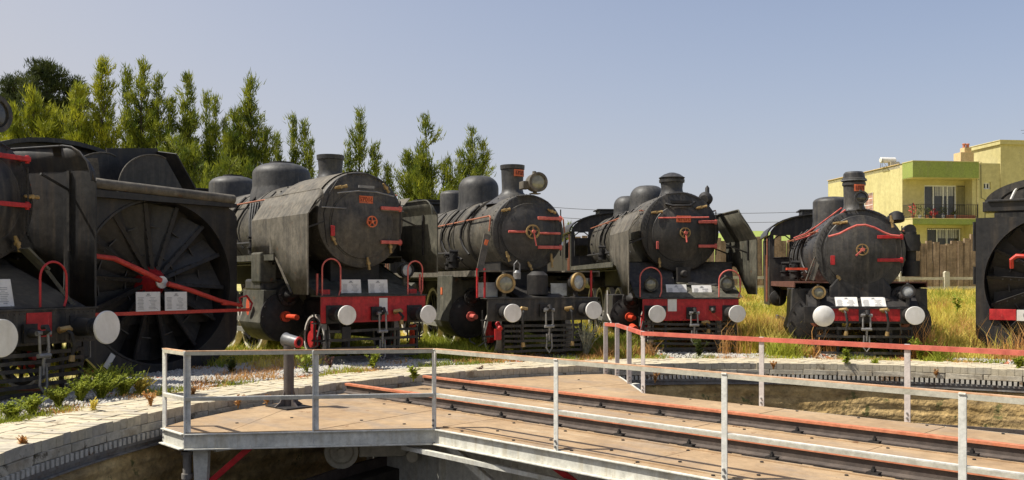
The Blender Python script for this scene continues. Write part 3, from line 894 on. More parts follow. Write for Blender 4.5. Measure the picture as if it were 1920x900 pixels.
def locomotive(key, label, P):
    a, O = TR[key]
    root = empty('steam_locomotive', (O[0], O[1], P.get('z', 0)), -math.radians(a))
    tag(root, label, 'locomotive', 'steam locomotives round the turntable pit')
    zc, Rs, ys = P['zc'], P['Rs'], P['ys']; Ls = P.get('Ls', 2.0)
    Rb = P.get('Rb', Rs * .95); yb = P.get('yb', 9.0); mf = P.get('mfront', 'front'); mb = P.get('mboiler', 'boiler')
    c = lambda y, dz=0: (0, y, zc + dz)
    # smokebox drum + front ring
    b = MB(); b.rings([(c(ys + .02), Rs * .985), (c(ys + .06), Rs), (c(ys + Ls), Rs)], 64)
    sb = b.build('smokebox', mb, root)
    b = MB(); b.rings([(c(ys + .03), Rs * .995), (c(ys), Rs * .985), (c(ys - .012), Rs * .96), (c(ys - .012), .05)], 64, cap=True)
    b.build('front_plate', mf, sb)
    b = MB()
    for k in range(56):
        t = 2 * PI * k / 56
        b.cyl((Rs * .93 * math.cos(t), ys - .012, zc + Rs * .93 * math.sin(t)), (Rs * .93 * math.cos(t), ys - .024, zc + Rs * .93 * math.sin(t)), .012, n=6)
        for yy in (ys + .12, ys + Ls - .1):
            b.cyl((Rs * math.cos(t), yy, zc + Rs * math.sin(t)), ((Rs + .012) * math.cos(t), yy, zc + (Rs + .012) * math.sin(t)), .012, n=6)
    b.build('rivet', mf, sb, smooth=0, kind='stuff')
    # door
    Rd = P['Rd']; zd = zc + P.get('ddz', 0)
    prof = [(0, Rd), (-.035, Rd), (-.045, Rd * .985), (-.05, Rd * .93), (-.085, Rd * .80), (-.13, Rd * .55), (-.155, Rd * .30), (-.165, .02)]
    b = MB(); b.rings([((0, ys - .01 + q, zd), r) for q, r in prof], 64); b.ringdisc((0, ys - .03, zd), (0, 1, 0), Rd * 1.0, Rd * 1.035, .03, 64)
    door = b.build('smokebox_door', mf, root)
    yd = ys - .01
    for zz in P.get('straps', (.34, -.34)):
        b = MB(); x0, x1 = P.get('strapx', (.30, .86))
        b.box(((x0 + x1) / 2, yd - .13, zd + zz), (x1 - x0, .05, .07)); b.cyl((x1 * .97, yd - .10, zd + zz - .06), (x1 * .97, yd - .10, zd + zz + .06), .03, n=10)
        b.box((x1 * .95, yd - .05, zd + zz), (.10, .14, .05))
        o = b.build('hinge_strap', P.get('mstrap', 'pink'), door, smooth=0, bevel=.01)
    b = MB(); b.cyl((P.get('strapx', (.3, .86))[1] * .97, yd - .11, zd - .5), (P.get('strapx', (.3, .86))[1] * .97, yd - .11, zd + .5), .014, n=8); b.build('hinge_pin', 'dark', door)
    if P.get('wheel', True):
        wx = P.get('wheelx', .02); wz = zd + P.get('wheeldz', 0); wr = P.get('wr', .115)
        b = MB(); b.ringdisc((wx, yd - .27, wz), (0, 1, 0), wr * .80, wr, .03, 28); b.cyl((wx, yd - .29, wz), (wx, yd - .12, wz), .03, n=12)
        for k in range(5):
            t = 2 * PI * k / 5 + .3
            b.bar((wx, yd - .255, wz), (wx + wr * .85 * math.cos(t), yd - .255, wz + wr * .85 * math.sin(t)), .022, .018)
        b.build('handwheel', P.get('mwheel', 'plate'), door)
        if P.get('crank'):
            b = MB(); b.bar((wx, yd - .31, wz), (wx + P['crank'][0], yd - .33, wz + P['crank'][1]), .03, .03); b.cyl((wx, yd - .34, wz), (wx, yd - .28, wz), .04, n=10); b.build('crank_handle', 'pink', door)
    for (x, z, L_, t) in P.get('clamps', ()):
        b = MB(); b.rings([((-L_ / 2, 0, 0), .02), ((-L_ / 4, 0, 0), .032), ((L_ / 4, 0, 0), .026), ((L_ / 2, 0, 0), .034)], 8); b.cyl((0, .04, 0), (0, -.03, 0), .035, n=8)
        o = b.build('door_clamp', 'brass', root); o.location = (x, yd - .09, zc + z); o.rotation_euler = (0, t, 0)
    if P.get('plate'):
        x, z, wd, ht, txt, dy = P['plate']
        b = MB(); b.box((0, 0, 0), (wd, .02, ht));
        for q in (-1, 1):
            b.box((0, -.012, q * (ht / 2 - .012)), (wd, .012, .02)); b.box((q * (wd / 2 - .012), -.012, 0), (.02, .012, ht))
        o = b.build('number_plate', 'plate', root, smooth=0, bevel=.004); o.location = (x, yd + dy, zc + z)
        if txt:
            text_mesh(txt, ht * .80, .004, 'lettering', 'letter', o, (0, -.014, 0), (PI / 2, 0, 0))
        else:
            t = MB()
            for k in range(5):
                xx = -wd * .34 + k * wd * .17
                t.box((xx, -.014, 0), (wd * .035, .006, ht * .5)); t.box((xx + .02, -.014, ht * .18 * (1 if k % 2 else -1)), (wd * .08, .006, ht * .08))
            t.build('lettering', 'letter', o, smooth=0)
    # boiler barrel with bands
    b = MB(); b.rings([(c(ys + Ls), Rb), (c(yb), Rb)], 56); boil = b.build('boiler', mb, root)
    yy = ys + Ls + .03
    while yy < yb:
        b = MB(); b.ringdisc(c(yy), (0, 1, 0), Rb, Rb + .014, .06, 56); b.build('boiler_band', P.get('mband', mb), boil); yy += P.get('band', 1.15)
    # chimney
    cy, ct, cr = P['chim']; zb = zc + Rs
    prof = P.get('cprof', [(-.14, cr * 1.45), (-.03, cr * 1.32), (.03, cr * 1.14), (.08, cr * 1.03), (.14, cr * .99)])
    top = P.get('ctop', 'lip')
    rs = [((0, cy, zb + h), r) for h, r in prof]
    if top == 'lip':
        rs += [((0, cy, ct - .10), cr * 1.08), ((0, cy, ct - .09), cr * 1.16), ((0, cy, ct), cr * 1.18), ((0, cy, ct), cr * 1.02), ((0, cy, ct - .25), cr * .92)]
    elif top == 'cap':
        rs += [((0, cy, ct - .24), cr * 1.05), ((0, cy, ct - .235), cr * 1.18), ((0, cy, ct - .17), cr * 1.20), ((0, cy, ct - .165), cr * 1.10), ((0, cy, ct - .12), cr * 1.22), ((0, cy, ct - .04), cr * .75), ((0, cy, ct), cr * .3)]
    elif top == 'round':
        rs += [((0, cy, ct - .32), cr * 1.04), ((0, cy, ct - .31), cr * 1.15), ((0, cy, ct - .25), cr * 1.15), ((0, cy, ct - .24), cr * 1.05), ((0, cy, ct - .20), cr * 1.22), ((0, cy, ct - .17), cr * 1.22), ((0, cy, ct - .15), cr * 1.08), ((0, cy, ct - .05), cr * 1.02), ((0, cy, ct - .01), cr * .85), ((0, cy, ct), cr * .3)]
    b = MB(); b.rings(rs, 40); ch = b.build('chimney', P.get('mchim', 'front'), root)
    if P.get('ringm'):
        b = MB(); b.ringdisc((0, cy, ct - .215), (0, 0, 1), cr * 1.1, cr * 1.26, .03, 40); b.build('chimney_ring', P['ringm'], ch)
    if 'cplate' in P:
        zz, ang = P['cplate']
        pm = MB()
        for k in range(6):
            t0 = ang + (k - 3) * .17; t1 = t0 + .17; rr = cr * 1.12
            q = [(rr * math.sin(t0), -rr * math.cos(t0)), (rr * math.sin(t1), -rr * math.cos(t1))]
            vs = []
            for x_, y_ in q:
                for s_ in (1, 1.07):
                    for h in (-.075, .075):
                        vs.append((x_ * s_, cy + y_ * s_, zz + h))
            pm.add(vs, [(2, 3, 7, 6), (0, 4, 5, 1), (0, 1, 3, 2), (4, 6, 7, 5), (1, 5, 7, 3), (0, 2, 6, 4)])
        pl = pm.build('number_plate', 'plate', root)
        t = MB()
        for k in range(5):
            t0 = ang + (k - 2) * .17; rr = cr * 1.12 * 1.075
            t.box((rr * math.sin(t0), cy - rr * math.cos(t0), zz), (.022, .010, .085), Matrix.Rotation(t0, 3, 'Z'))
            t.box((rr * math.sin(t0 + .05), cy - rr * math.cos(t0 + .05), zz + (.03 if k % 2 else -.03)), (.03, .010, .016), Matrix.Rotation(t0, 3, 'Z'))
        t.build('lettering', 'letter', pl, smooth=0)
    # domes
    for (dy, dt, dr, flat) in P['domes']:
        hgt = dt - (zc + Rb)
        rs = [((0, dy, zc + Rb - .30), dr * 1.10), ((0, dy, zc + Rb - .10), dr * 1.05), ((0, dy, zc + Rb - .02), dr * 1.01), ((0, dy, zc + Rb + .04), dr), ((0, dy, dt - flat), dr)]
        for k in range(1, 8):
            t = k / 7 * PI / 2
            rs.append(((0, dy, dt - flat + flat * math.sin(t)), dr * (.35 + .65 * math.cos(t)) if k < 7 else dr * .35))
        b = MB(); b.rings(rs, 40); dm = b.build('dome', P.get('mdome', 'dome'), root)
        if P.get('domecap'):
            b = MB(); b.cyl((0, dy, dt - .005), (0, dy, dt + .035), dr * .42, n=32); b.build('dome_cap', 'dark', dm)
    # running boards
    zr = P['zr']; yr0 = P.get('yr0', 2.2); W_ = P.get('W', 1.45)
    for s in (-1, 1):
        b = MB(); b.box((s * (W_ + .55) / 2, (yr0 + yb) / 2, zr), (W_ - .55, yb - yr0, .03)); b.box((s * W_, (yr0 + yb) / 2, zr - .05), (.02, yb - yr0, .12))
        b.build('running_board', P.get('mboard', 'black'), root, smooth=0)
    # boiler handrail
    if P.get('handrail', True):
        hz = zc + P.get('hrz', .28); hx = math.sqrt(Rs ** 2 - P.get('hrz', .28) ** 2) + .09
        for s in (-1, 1):
            b = MB(); pts = [(s * hx, yb - .3, hz), (s * hx, ys + .12, hz)]
            if P.get('hrdrop'): pts += [(s * hx, ys + .06, hz - .04), (s * (hx + .03), ys + .06, hz - P['hrdrop'])]
            b.tube(pts, .018, 8)
            for k in range(6):
                y_ = ys + .3 + k * 1.2
                if y_ < yb - .4: b.cyl((s * (hx - .12), y_, hz), (s * hx, y_, hz), .016, n=6)
            b.build('boiler_handrail', 'copper', root)
    # boiler-side clutter
    for s in ((-1, 1) if P.get('clutter', True) else ()):
        b = MB(); r = random.Random(hash(key) % 7 + 3 if False else ord(key[1]) + s)
        for k in range(5):
            z0 = zr + .05; y_ = 3.2 + k * .9 + r.uniform(-.2, .2)
            if y_ > yb - .3: continue
            t0 = r.uniform(-.5, .5); pts = []
            for q in range(7):
                t = -.5 + 1.35 * q / 6
                pts.append((s * (Rb + .05) * math.cos(t), y_ + .25 * math.sin(q * .8 + t0), zc + (Rb + .05) * math.sin(t)))
            b.tube(pts, r.choice((.018, .024, .03)), 7)
        b.tube([(s * (Rb + .08), yb - .2, zc - .35), (s * (Rb + .09), 4.2, zc - .38), (s * (Rb + .02), 3.4, zc - .55)], .03, 8)
        b.build('pipe', P.get('mpipe', 'dark'), root)
        x_ = s * (Rb + .17)
        for (y_, z_, rr, hh) in ((3.6, zr + .28, .12, .34), (4.0, zr + .22, .09, .30), (6.0, zr + .3, .11, .3)):
            b = MB(); b.rings([((x_, y_, z_ - hh / 2), rr), ((x_, y_, z_ - hh * .1), rr), ((x_, y_, z_ - hh * .1), rr * 1.25), ((x_, y_, z_), rr * 1.25), ((x_, y_, z_), rr * .8), ((x_, y_, z_ + hh / 2), rr * .8)], 14)
            b.cyl((x_, y_ - .12, z_ + .1), (x_, y_ + .12, z_ + .1), rr * .4, n=8); b.cyl((x_ - .1, y_, z_ + .2), (x_ + .1, y_, z_ + .2), rr * .35, n=8)
            b.build('lubricator', 'dark', root)
    # cab
    if P.get('cab', True):
        cw = P.get('cabw', 1.5); c0 = yb; c1 = yb + P.get('cabL', 2.2); z0 = P.get('cabz', zr - .5); ze = P.get('cabe', 3.3); zt = P.get('cabt', 3.95)
        cabo = None
        for s in (-1, 1):
            wy0, wy1, wz0, wz1 = c0 + .35, c0 + 1.35, P.get('cwz', (2.35, 3.1))[0], P.get('cwz', (2.35, 3.1))[1]
            b = MB()
            x = s * cw
            for (ya, yb_, za, zb_) in ((c0, c1, z0, wz0), (c0, wy0, wz0, ze), (wy1, c1, wz0, ze), (wy0, wy1, wz1, ze)):
                b.box((x, (ya + yb_) / 2, (za + zb_) / 2), (.02, yb_ - ya, zb_ - za))
            o = b.build('cab_side', P.get('mcab', 'black'), root, smooth=0)
            b = MB(); b.tube([(x + s * .02, wy0, wz0), (x + s * .02, wy0, wz1), (x + s * .02, wy1, wz1), (x + s * .02, wy1, wz0), (x + s * .02, wy0, wz0)], .02, 6); b.build('window_rim', 'dark', o)
            b = MB(); b.tube([(s * (cw + .07), c0 + .02, z0 + .1), (s * (cw + .07), c0 + .02, ze - .1)], .018, 6); b.tube([(s * (cw + .07), c0 + .3, z0 + .1), (s * (cw + .07), c0 + .3, 2.3)], .018, 6); b.build('grab_rail', 'copper', o)
        arch = [(cw * math.cos(t), ze + (zt - ze) * math.sin(t)) for t in np.linspace(PI, 0, 17)]
        # front sheet with a round hole for the boiler left as two window panels
        b = MB(); h0, h1 = P.get('cfz', (2.35, ze - .02)); xi = cw - .54
        if P.get('open_front', True):
            b.box((0, c0 + .012, (zr - .4 + h0) / 2), (2 * cw, .025, h0 - zr + .4)); b.box((0, c0 + .012, (h0 + h1) / 2), (2 * xi, .025, h1 - h0))
            for s in (-1, 1): b.box((s * (cw - .05), c0 + .012, (h0 + h1) / 2), (.10, .025, h1 - h0))
            b.prism([(-cw, h1)] + arch[0:] + [(cw, h1)], 'y', c0, c0 + .025)
        else:
            b.prism([(-cw, zr - .4)] + arch + [(cw, zr - .4)], 'y', c0 + .0, c0 + .025)
        fs_ = b.build('cab_front', P.get('mcab', 'black'), root, smooth=0)
        for s in (-1, 1):
            xa, xb = s * xi, s * (cw - .10)
            b = MB(); b.tube([(xa, c0 - .01, h0), (xa, c0 - .01, h1 - .12), (xa + (xb - xa) * .3, c0 - .01, h1 - .01), (xa + (xb - xa) * .7, c0 - .01, h1 - .01), (xb, c0 - .01, h1 - .12), (xb, c0 - .01, h0), (xa, c0 - .01, h0)], .022, 6); b.build('window_rim', 'dark', fs_)
        b = MB()
        arch2 = [((cw + .10) * math.cos(t), ze - .02 + (zt + .05 - ze) * math.sin(t)) for t in np.linspace(PI, 0, 17)]
        arch3 = [((cw + .07) * math.cos(t), ze - .05 + (zt + .05 - ze) * math.sin(t)) for t in np.linspace(0, PI, 17)]
        b.prism(arch2 + arch3, 'y', c0 - .15, c1 + .35); rf = b.build('cab_roof', P.get('mcab', 'black'), root, smooth=30)
        b = MB(); b.box((0, c0 + 1.0, zt + .08), (.9, .8, .14)); b.box((0, c0 + 1.0, zt + .17), (1.05, .95, .03)); b.build('roof_vent', 'black', rf, smooth=0)
        # tender behind
        if P.get('tender', True):
            b = MB(); b.box((0, c1 + 3.2, 1.95), (2.8, 5.2, 1.7)); b.box((0, c1 + 3.2, 1.05), (2.9, 5.4, .12)); b.prism([(-1.3, 2.8), (-.9, 3.1), (.9, 3.1), (1.3, 2.8)], 'y', c1 + 1.5, c1 + 5.5)
            o = b.build('tender', P.get('mcab', 'black'), root, smooth=0)
            for y_ in (c1 + 1.6, c1 + 3.2, c1 + 4.8):
                for s in (-1, 1):
                    b = MB(); b.ringdisc((s * .75 - .05, y_, .5), (1, 0, 0), .06, .5, .1, 28); b.build('wheel', 'dark', o)
    # frames + wheels
    b = MB()
    for s in (-1, 1):
        b.box((s * .58, (yb + 1) / 2 + .2, .88), (.05, yb - .3, .62))
    b.box((0, 3.0, .95), (1.1, 3.2, .5)); b.box((0, 6, zr - .35), (1.0, yb - 4, .5))
    b.build('main_frame', 'dark', root, smooth=0, bevel=.01)
    for y_ in P.get('drivers', (4.6, 6.1, 7.6, 9.1)):
        for s in (-1, 1): spoked_wheel(root, s * .80, y_, P.get('rdrv', .70), tyre=P.get('mtyre', 'whitemetal'))
    for y_ in P.get('lead', (1.48,)):
        for s in (-1, 1):
            wo = spoked_wheel(root, s * .78, y_, P.get('rlead', .46), mt='dark', tyre='whitemetal', spokes=9)
            b = MB(); b.cyl((s * .78 - s * .0, y_, .44), (s * .78 + s * .12, y_, .44), .17, n=20); b.box((s * .9, y_ - .1, .62), (.06, .12, .34)); b.build('axle_box', 'red', wo)
    b = MB()
    for s in (-1, 1):
        b.bar((s * .95, 3.5, .80), (s * .95, 6.1, .70), .05, .10); b.bar((s * .98, 4.6, .50), (s * .98, 9.0, .50), .05, .11)
    b.build('connecting_rod', 'greysteel', root, smooth=0, bevel=.008)
    # saddle
    b = MB(); sw = P.get('saddle', .55)
    b.prism([(-sw, .9), (sw, .9), (sw, zc - Rs * .80), (Rs * .62, zc - Rs * .70), (-Rs * .62, zc - Rs * .70), (-sw, zc - Rs * .80)], 'y', ys + .25, ys + Ls - .2)
    b.build('saddle', P.get('msaddle', 'dark'), root, smooth=0, bevel=.02)
    # cylinders
    cx, cy0, cL, cz, cR = P['cyl']
    for s in (-1, 1):
        b = MB()
        zt_ = P.get('cyltop', zr - .5); xo = cx + cR * .85
        prof = [(s * (cx - cR), zt_), (s * xo, zt_), (s * (xo + .02), cz + .1)]
        for q in range(1, 7):
            t = q / 7 * PI * .5
            prof.append((s * (cx + (cR + .02) * math.cos(t)), cz - (cR + .02) * math.sin(t)))
        prof += [(s * cx, cz - cR - .02), (s * (cx - cR), cz - cR * .7)]
        b.prism(prof, 'y', cy0, cy0 + cL)
        cyo = b.build('cylinder', P.get('mcyl', 'black'), root, smooth=30, bevel=.01)
        b = MB(); b.rings([((s * cx, cy0 + .01, cz), cR), ((s * cx, cy0 - .03, cz), cR), ((s * cx, cy0 - .035, cz), cR * .80), ((s * cx, cy0 - .06, cz), cR * .72), ((s * cx, cy0 - .065, cz), .12)], 32)
        for k in range(14):
            t = 2 * PI * k / 14; b.cyl((s * cx + cR * .9 * math.cos(t), cy0 - .03, cz + cR * .9 * math.sin(t)), (s * cx + cR * .9 * math.cos(t), cy0 - .065, cz + cR * .9 * math.sin(t)), .022, n=6)
        b.build('cylinder_cover', 'dark', cyo)
        zv = P.get('zv', cz + cR + .18); rv = P.get('rv', .24)
        b = MB(); b.rings([((s * (cx - .05), cy0 + .01, zv), rv), ((s * (cx - .05), cy0 - .14, zv), rv), ((s * (cx - .05), cy0 - .15, zv), rv * .7), ((s * (cx - .05), cy0 - .3, zv), rv * .4), ((s * (cx - .05), cy0 - .4, zv), rv * .25)], 24)
        for k in range(8):
            t = 2 * PI * k / 8; b.cyl((s * (cx - .05) + rv * .85 * math.cos(t), cy0 - .13, zv + rv * .85 * math.sin(t)), (s * (cx - .05) + rv * .85 * math.cos(t), cy0 - .18, zv + rv * .85 * math.sin(t)), .018, n=6)
        b.build('valve_cover', 'dark', cyo)
        tl = P.get('tail', .45)
        b = MB(); b.rings([((s * cx, cy0 - .06, cz), .11), ((s * cx, cy0 - .14, cz), .11), ((s * cx, cy0 - .14, cz), .055), ((s * cx, cy0 - .14 - tl, cz), .055)], 16)
        b.build('tail_rod', P.get('mtail', 'orange'), cyo)
        if P.get('topbox'):
            b = MB(); b.box((s * (cx + .10), cy0 + cL * .5, zt_ + .10), (cR * 1.35, cL * .8, .24)); b.box((s * (cx + .12), cy0 + cL * .5, zt_ + .36), (cR * .8, cL * .55, .36))
            b.build('steam_chest', 'front', cyo, smooth=0, bevel=.05)
    # buffer beam
    hw, z0, z1 = P['beam']
    b = MB(); b.box((0, .56, (z0 + z1) / 2), (2 * hw, .05, z1 - z0)); bm_ = b.build('buffer_beam', P['mbeam'], root, smooth=0, bevel=.006)
    b = MB(); b.box((0, .72, z1 + .012), (2 * hw + .06, .42, .024)); b.build('beam_top', 'black', bm_, smooth=0)
    b = MB()
    for k in range(int(hw * 2 / .085)):
        for zz in (z1 - .045, z0 + .04):
            b.cyl((-hw + .05 + k * .085, .535, zz), (-hw + .05 + k * .085, .527, zz), .011, n=6)
    b.build('rivet', P['mbeam'], bm_, smooth=0, kind='stuff')
    for s, zz, rr, ms in P['buffers']:
        buffer_(root, s * .875, zz, rr, mushroom=ms)
    zb_ = P['buffers'][0][1]
    coupling(root, zb_ + P.get('coupdz', 0), P.get('coupL', .55))
    for x, side, L_ in P.get('hoses', ((-.36, -1, .4), (.42, 1, .4))):
        hose(root, x, zb_ + P.get('hosedz', .02), L=L_, side=side)
    # fittings below the running board, steps, cables
    for s in (-1, 1):
        b = MB(); x_ = s * (W_ - .12)
        b.tube([(x_, yr0 + .1, zr - .12), (x_, yb - .2, zr - .12)], .022, 6); b.tube([(x_ - s * .08, yr0 + .4, zr - .17), (x_ - s * .08, yb - .5, zr - .17), (x_ - s * .08, yb - .4, zr - .6)], .028, 6)
        b.build('train_pipe', 'dark', root)
        b = MB(); b.rings([((s * 1.18, 6.3, zr - .45), .05), ((s * 1.18, 6.35, zr - .45), .22), ((s * 1.18, 7.6, zr - .45), .22), ((s * 1.18, 7.65, zr - .45), .05)], 16); b.build('air_reservoir', P.get('mcyl', 'black'), root)
        b = MB(); sx = s * (hw - .12)
        for zz in (.45, .78): b.box((sx, .80, zz), (.30, .20, .025))
        b.box((sx - .14, .80, .68), (.02, .03, .62)); b.box((sx + .14, .80, .68), (.02, .03, .62)); b.build('front_step', 'dark', root, smooth=0)
        b = MB(); yq = P['cyl'][1] - .15; b.tube([(s * (hw - .05), .60, z0 + .1), (s * (hw + .02), .66, z0 - .25), (s * (hw - .10), .9, .35), (s * (hw - .06), 1.3, .22)], .014, 6)
        b.tube([(s * .98, P['cyl'][1] + .1, P['cyl'][3] - P['cyl'][4] * .9), (s * 1.0, P['cyl'][1] - .1, .25), (s * 1.02, P['cyl'][1] - .5, .22)], .016, 6); b.build('drain_pipe', 'greysteel', root)
        b = MB(); b.box((s * .80, P.get('drivers', (4.6,))[0] - .85, .75), (.10, .06, .55)); b.box((s * .80, P.get('drivers', (4.6,))[0] - .76, .70), (.12, .08, .34)); b.build('brake_block', 'darkred', root, smooth=0)
    b = MB()
    for k in range(5):
        z_ = zc - .55 + k * .27
        for s in (-1, 1):
            xx = math.sqrt(max(.01, Rb ** 2 - (z_ - zc) ** 2)) + .01
            b.cyl((s * (xx - .03), yb - .6 - .1 * (k % 2), z_), (s * (xx + .04), yb - .6 - .1 * (k % 2), z_), .035, n=8)
    for k in range(14):
        t = .25 + k * .2
        for yy in (ys + Ls * .5, ys + Ls + .35):
            b.cyl((Rb * math.cos(t), yy, zc + Rb * math.sin(t)), ((Rb + .022) * math.cos(t), yy, zc + (Rb + .022) * math.sin(t)), .018, n=6)
    b.build('washout_plug', 'dark', boil, smooth=0, kind='stuff')
    b = MB(); b.tube([(-Rs * .55, ys - .03, zc + Rs * .80), (-Rs * .72, ys - .03, zc + Rs * .55), (-Rs * .86, ys - .02, zc + Rs * .1), (-Rs * .80, ys - .02, zc - Rs * .45), (-Rs * .66, ys + .02, zc - Rs * .75)], .010, 5)
    b.tube([(-Rs * .35, ys - .03, zc + Rs * .93), (.1, ys - .04, zc + Rs * .965), (Rs * .55, ys - .03, zc + Rs * .80)], .010, 5); b.build('cable', 'dark', root)
    # apron between beam and running board
    b = MB()
    ap = P.get('apron', 1)
    if ap:
        b.prism([(.62, z1 + .03), (1.0, z1 + .03), (P['cyl'][1] + .2, zr - .03), (P['cyl'][1] + .2, zr - .08)], 'x', -P.get('apw', 1.15), P.get('apw', 1.15))
        b.build('footplate_apron', P.get('mapron', 'black'), root, smooth=0)
    # pilot
    if 'cow' in P:
        hwc, zt2, zb2, nsl, bow = P['cow']
        fr = empty('pilot', (0, 0, 0), 0, root)
        for x in (-hwc, -hwc * .55, hwc * .55, hwc):
            b = MB(); b.box((x, .62 - bow * (1 - (x / hwc) ** 2), (zt2 + zb2) / 2), (.05, .05, zt2 - zb2)); b.build('upright', 'dark', fr, smooth=0)
        for k in range(nsl):
            z = zb2 + .03 + (zt2 - zb2 - .06) * k / (nsl - 1)
            b = MB(); pts = [(x, .58 - bow * (1 - (x / hwc) ** 2), z + random.uniform(-.008, .008)) for x in np.linspace(-hwc, hwc, 7)]
            for q in range(6): b.bar(pts[q], pts[q + 1], .03, .052)
            b.build('slat', 'black', fr, smooth=0)
        for s in (-1, 1): b = MB(); b.bar((s * .5, .75, .9), (s * .5, .9, .25), .05, .1); b.build('guard_iron', 'dark', root, smooth=0)
    for s in P.get('boards', ()):
        info_plate(root, *s)
    for l in P.get('lamps', ()):
        lantern(root, **l)
    for q in P.get('arches', ()):
        arch_rail(root, *q)
    return root

def deflector(root, s, y0, y1, zt, fold, zr, mt, tipz=1.3, xo=1.45, inx=1.2, tipy=None, cut=1.2, rad=.15):
    """smoke deflector sheet: vertical panel, folded in at the top, lower front corner reaching down"""
    b = MB(); rows = []
    ysamp = [y0, y0 + rad * .04, y0 + rad * .15, y0 + rad * .4, y0 + rad * .7, y0 + max(.15, rad), y0 + max(.35, rad + .08), y0 + .6, y0 + cut * .8, y0 + cut, y0 + cut + .3, (y0 + y1) / 2 + .3, y1 - .02, y1]
    for k, y in enumerate(ysamp):
        d = y - y0
        if d < .6: zb = tipz
        elif d < cut: zb = tipz + (zr - tipz) * (d - .6) / (cut - .6)
        else: zb = zr
        rnd = rad - math.sqrt(max(0, rad ** 2 - max(0, rad - d) ** 2))
        zz = [zb, (zb + fold) / 2, fold, fold + (zt - fold) * .5, zt]
        xx = [xo, xo, xo, xo - (xo - inx) * .5, inx]
        lim = zt - rnd
        rows.append([(s * xx[q], y, min(zz[q], lim - .002 * (4 - q))) for q in range(5)])
    b.grid(rows)
    o = b.build('smoke_deflector', mt, root, smooth=8, solid=.014)
    b = MB(); b.tube([rows[0][0], rows[0][2]] + [rw[4] for rw in rows], .016, 6); b.build('edge_bead', mt, o)
    for y in (y0 + .5, y1 - .4):
        b = MB(); b.bar((s * (xo - .01), y, fold - .3), (s * .9, y, fold - .1), .03, .03); b.box((s * (xo - .03), y, (fold + zr) / 2), (.03, .05, fold - zr))
        b.build('stay', 'dark', o, smooth=0)
    return o

# --- second from the left: grey-brown, red beam
e2 = locomotive('E2', 'dusty grey-brown steam locomotive with tall smoke deflectors and door plate 57016', dict(
    zc=2.79, Rs=.96, ys=1.1, Ls=2.2, Rb=.93, yb=9.5, Rd=.68, ddz=-.09, chim=(2.47, 4.22, .245), cprof=[(-.14, .33), (-.03, .30), (.03, .27), (.08, .25), (.14, .243)], domes=((5.0, 4.30, .66, .26), (8.1, 4.28, .60, .22)), domecap=True,
    zr=2.10, yr0=2.0, mboard='olive', mfront='front_dusty', mboiler='boiler', plate=(.04, .40, .30, .15, '57016', -.10), strapx=(.36, .84), straps=(.34, -.34), wheelx=.09, wheeldz=.05,
    clamps=((-.50, .62, .26, -.2), (.50, .66, .22, .9), (-.66, -.40, .24, 1.1), (.60, -.52, .26, 1.5), (.10, -.86, .26, 1.4)),
    cyl=(1.05, 2.45, 1.1, .86, .50), cyltop=1.40, topbox=True, mcyl='olive', cabz=1.6, tail=.5, rv=.22, zv=1.30,
    beam=(1.14, .79, 1.285), mbeam='red', buffers=((-1, .955, .18, False), (1, .93, .178, False)), cow=(.98, .66, .10, 4, 0), coupL=.8, hoses=((.42, 1, .15),), hrz=.55, handrail=True,
    arches=((-1.08, -.70, .62, 1.30, 2.0, 'pink'), (.78, 1.12, .62, 1.30, 1.98, 'pink')), boards=((-.42, .72, 1.31, .43, .30, .12), (.17, .72, 1.31, .43, .30, .12)),
    lamps=(dict(x=.98, y=1.0, z=1.80, r=.15, rim='dark', body='olive', glass='glassgrey', z0=1.33),), apw=1.12, mapron='olive'))
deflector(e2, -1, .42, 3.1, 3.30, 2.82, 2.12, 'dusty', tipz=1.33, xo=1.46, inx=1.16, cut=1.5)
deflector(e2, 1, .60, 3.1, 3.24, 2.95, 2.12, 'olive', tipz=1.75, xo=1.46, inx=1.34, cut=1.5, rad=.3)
b = MB(); rows = []
for t in np.linspace(.30, PI - .30, 22):       # jacket over the smokebox top, spreading to the deflectors
    c_, s_ = math.cos(t), math.sin(t)
    rows.append([(c_ * 1.0, y, 2.79 + s_ * .985) for y in (1.25, 2.0, 3.1)])
b.grid(rows); b.build('smokebox_jacket', 'dusty', e2, smooth=40)
for s in (-1, 1):
    b = MB(); b.grid([[(s * 1.155, 1.15, 3.29), (s * 1.155, 3.1, 3.29)], [(s * .97, 1.15, 3.10), (s * .97, 3.1, 3.10)]]); b.build('deflector_web', 'dusty', e2, smooth=0, solid=.012)
b = MB(); b.tube([(-.62, .90, 3.28), (-.2, .86, 3.34), (.2, .86, 3.34), (.62, .9, 3.28)], .014, 6); b.box((-.02, .86, 3.43), (.34, .03, .05)); b.build('door_rail', 'greysteel', e2)
b = MB(); b.tube([(-.9, 1.0, 3.0), (.9, 1.0, 3.0)], .012, 6); b.build('cross_rail', 'greysteel', e2)
b = MB(); b.box((-.70, .95, 2.55), (.09, .03, .20)); b.build('door_latch', 'red', e2, smooth=0, bevel=.01)
for x in (-.98, .93):
    b = MB(); b.box((x, .72, 1.36), (.17, .12, .12)); b.build('lamp_bracket', 'red', e2, smooth=0, bevel=.01)
for x in (-1.12, 1.14):
    b = MB(); b.cyl((x, .75, 1.30), (x, .75, 1.72), .022, n=10); b.build('hand_pole', 'pink', e2)
b = MB(); b.box((.17, .53, 1.10), (.18, .012, .30)); b.cyl((.20, .525, 1.0), (.20, .520, 1.0), .06, n=16); b.build('white_notice', 'white', e2, smooth=0)
b = MB()
b.rings([((-1.585, 3.0, 1.05), .001), ((-1.59, 3.0, 1.05), .15)], 20); o = b.build('maker_plate', 'orange', e2); o.scale = (1, .62, 1.2); o.location = (0, 3.0 * .38, -.2)
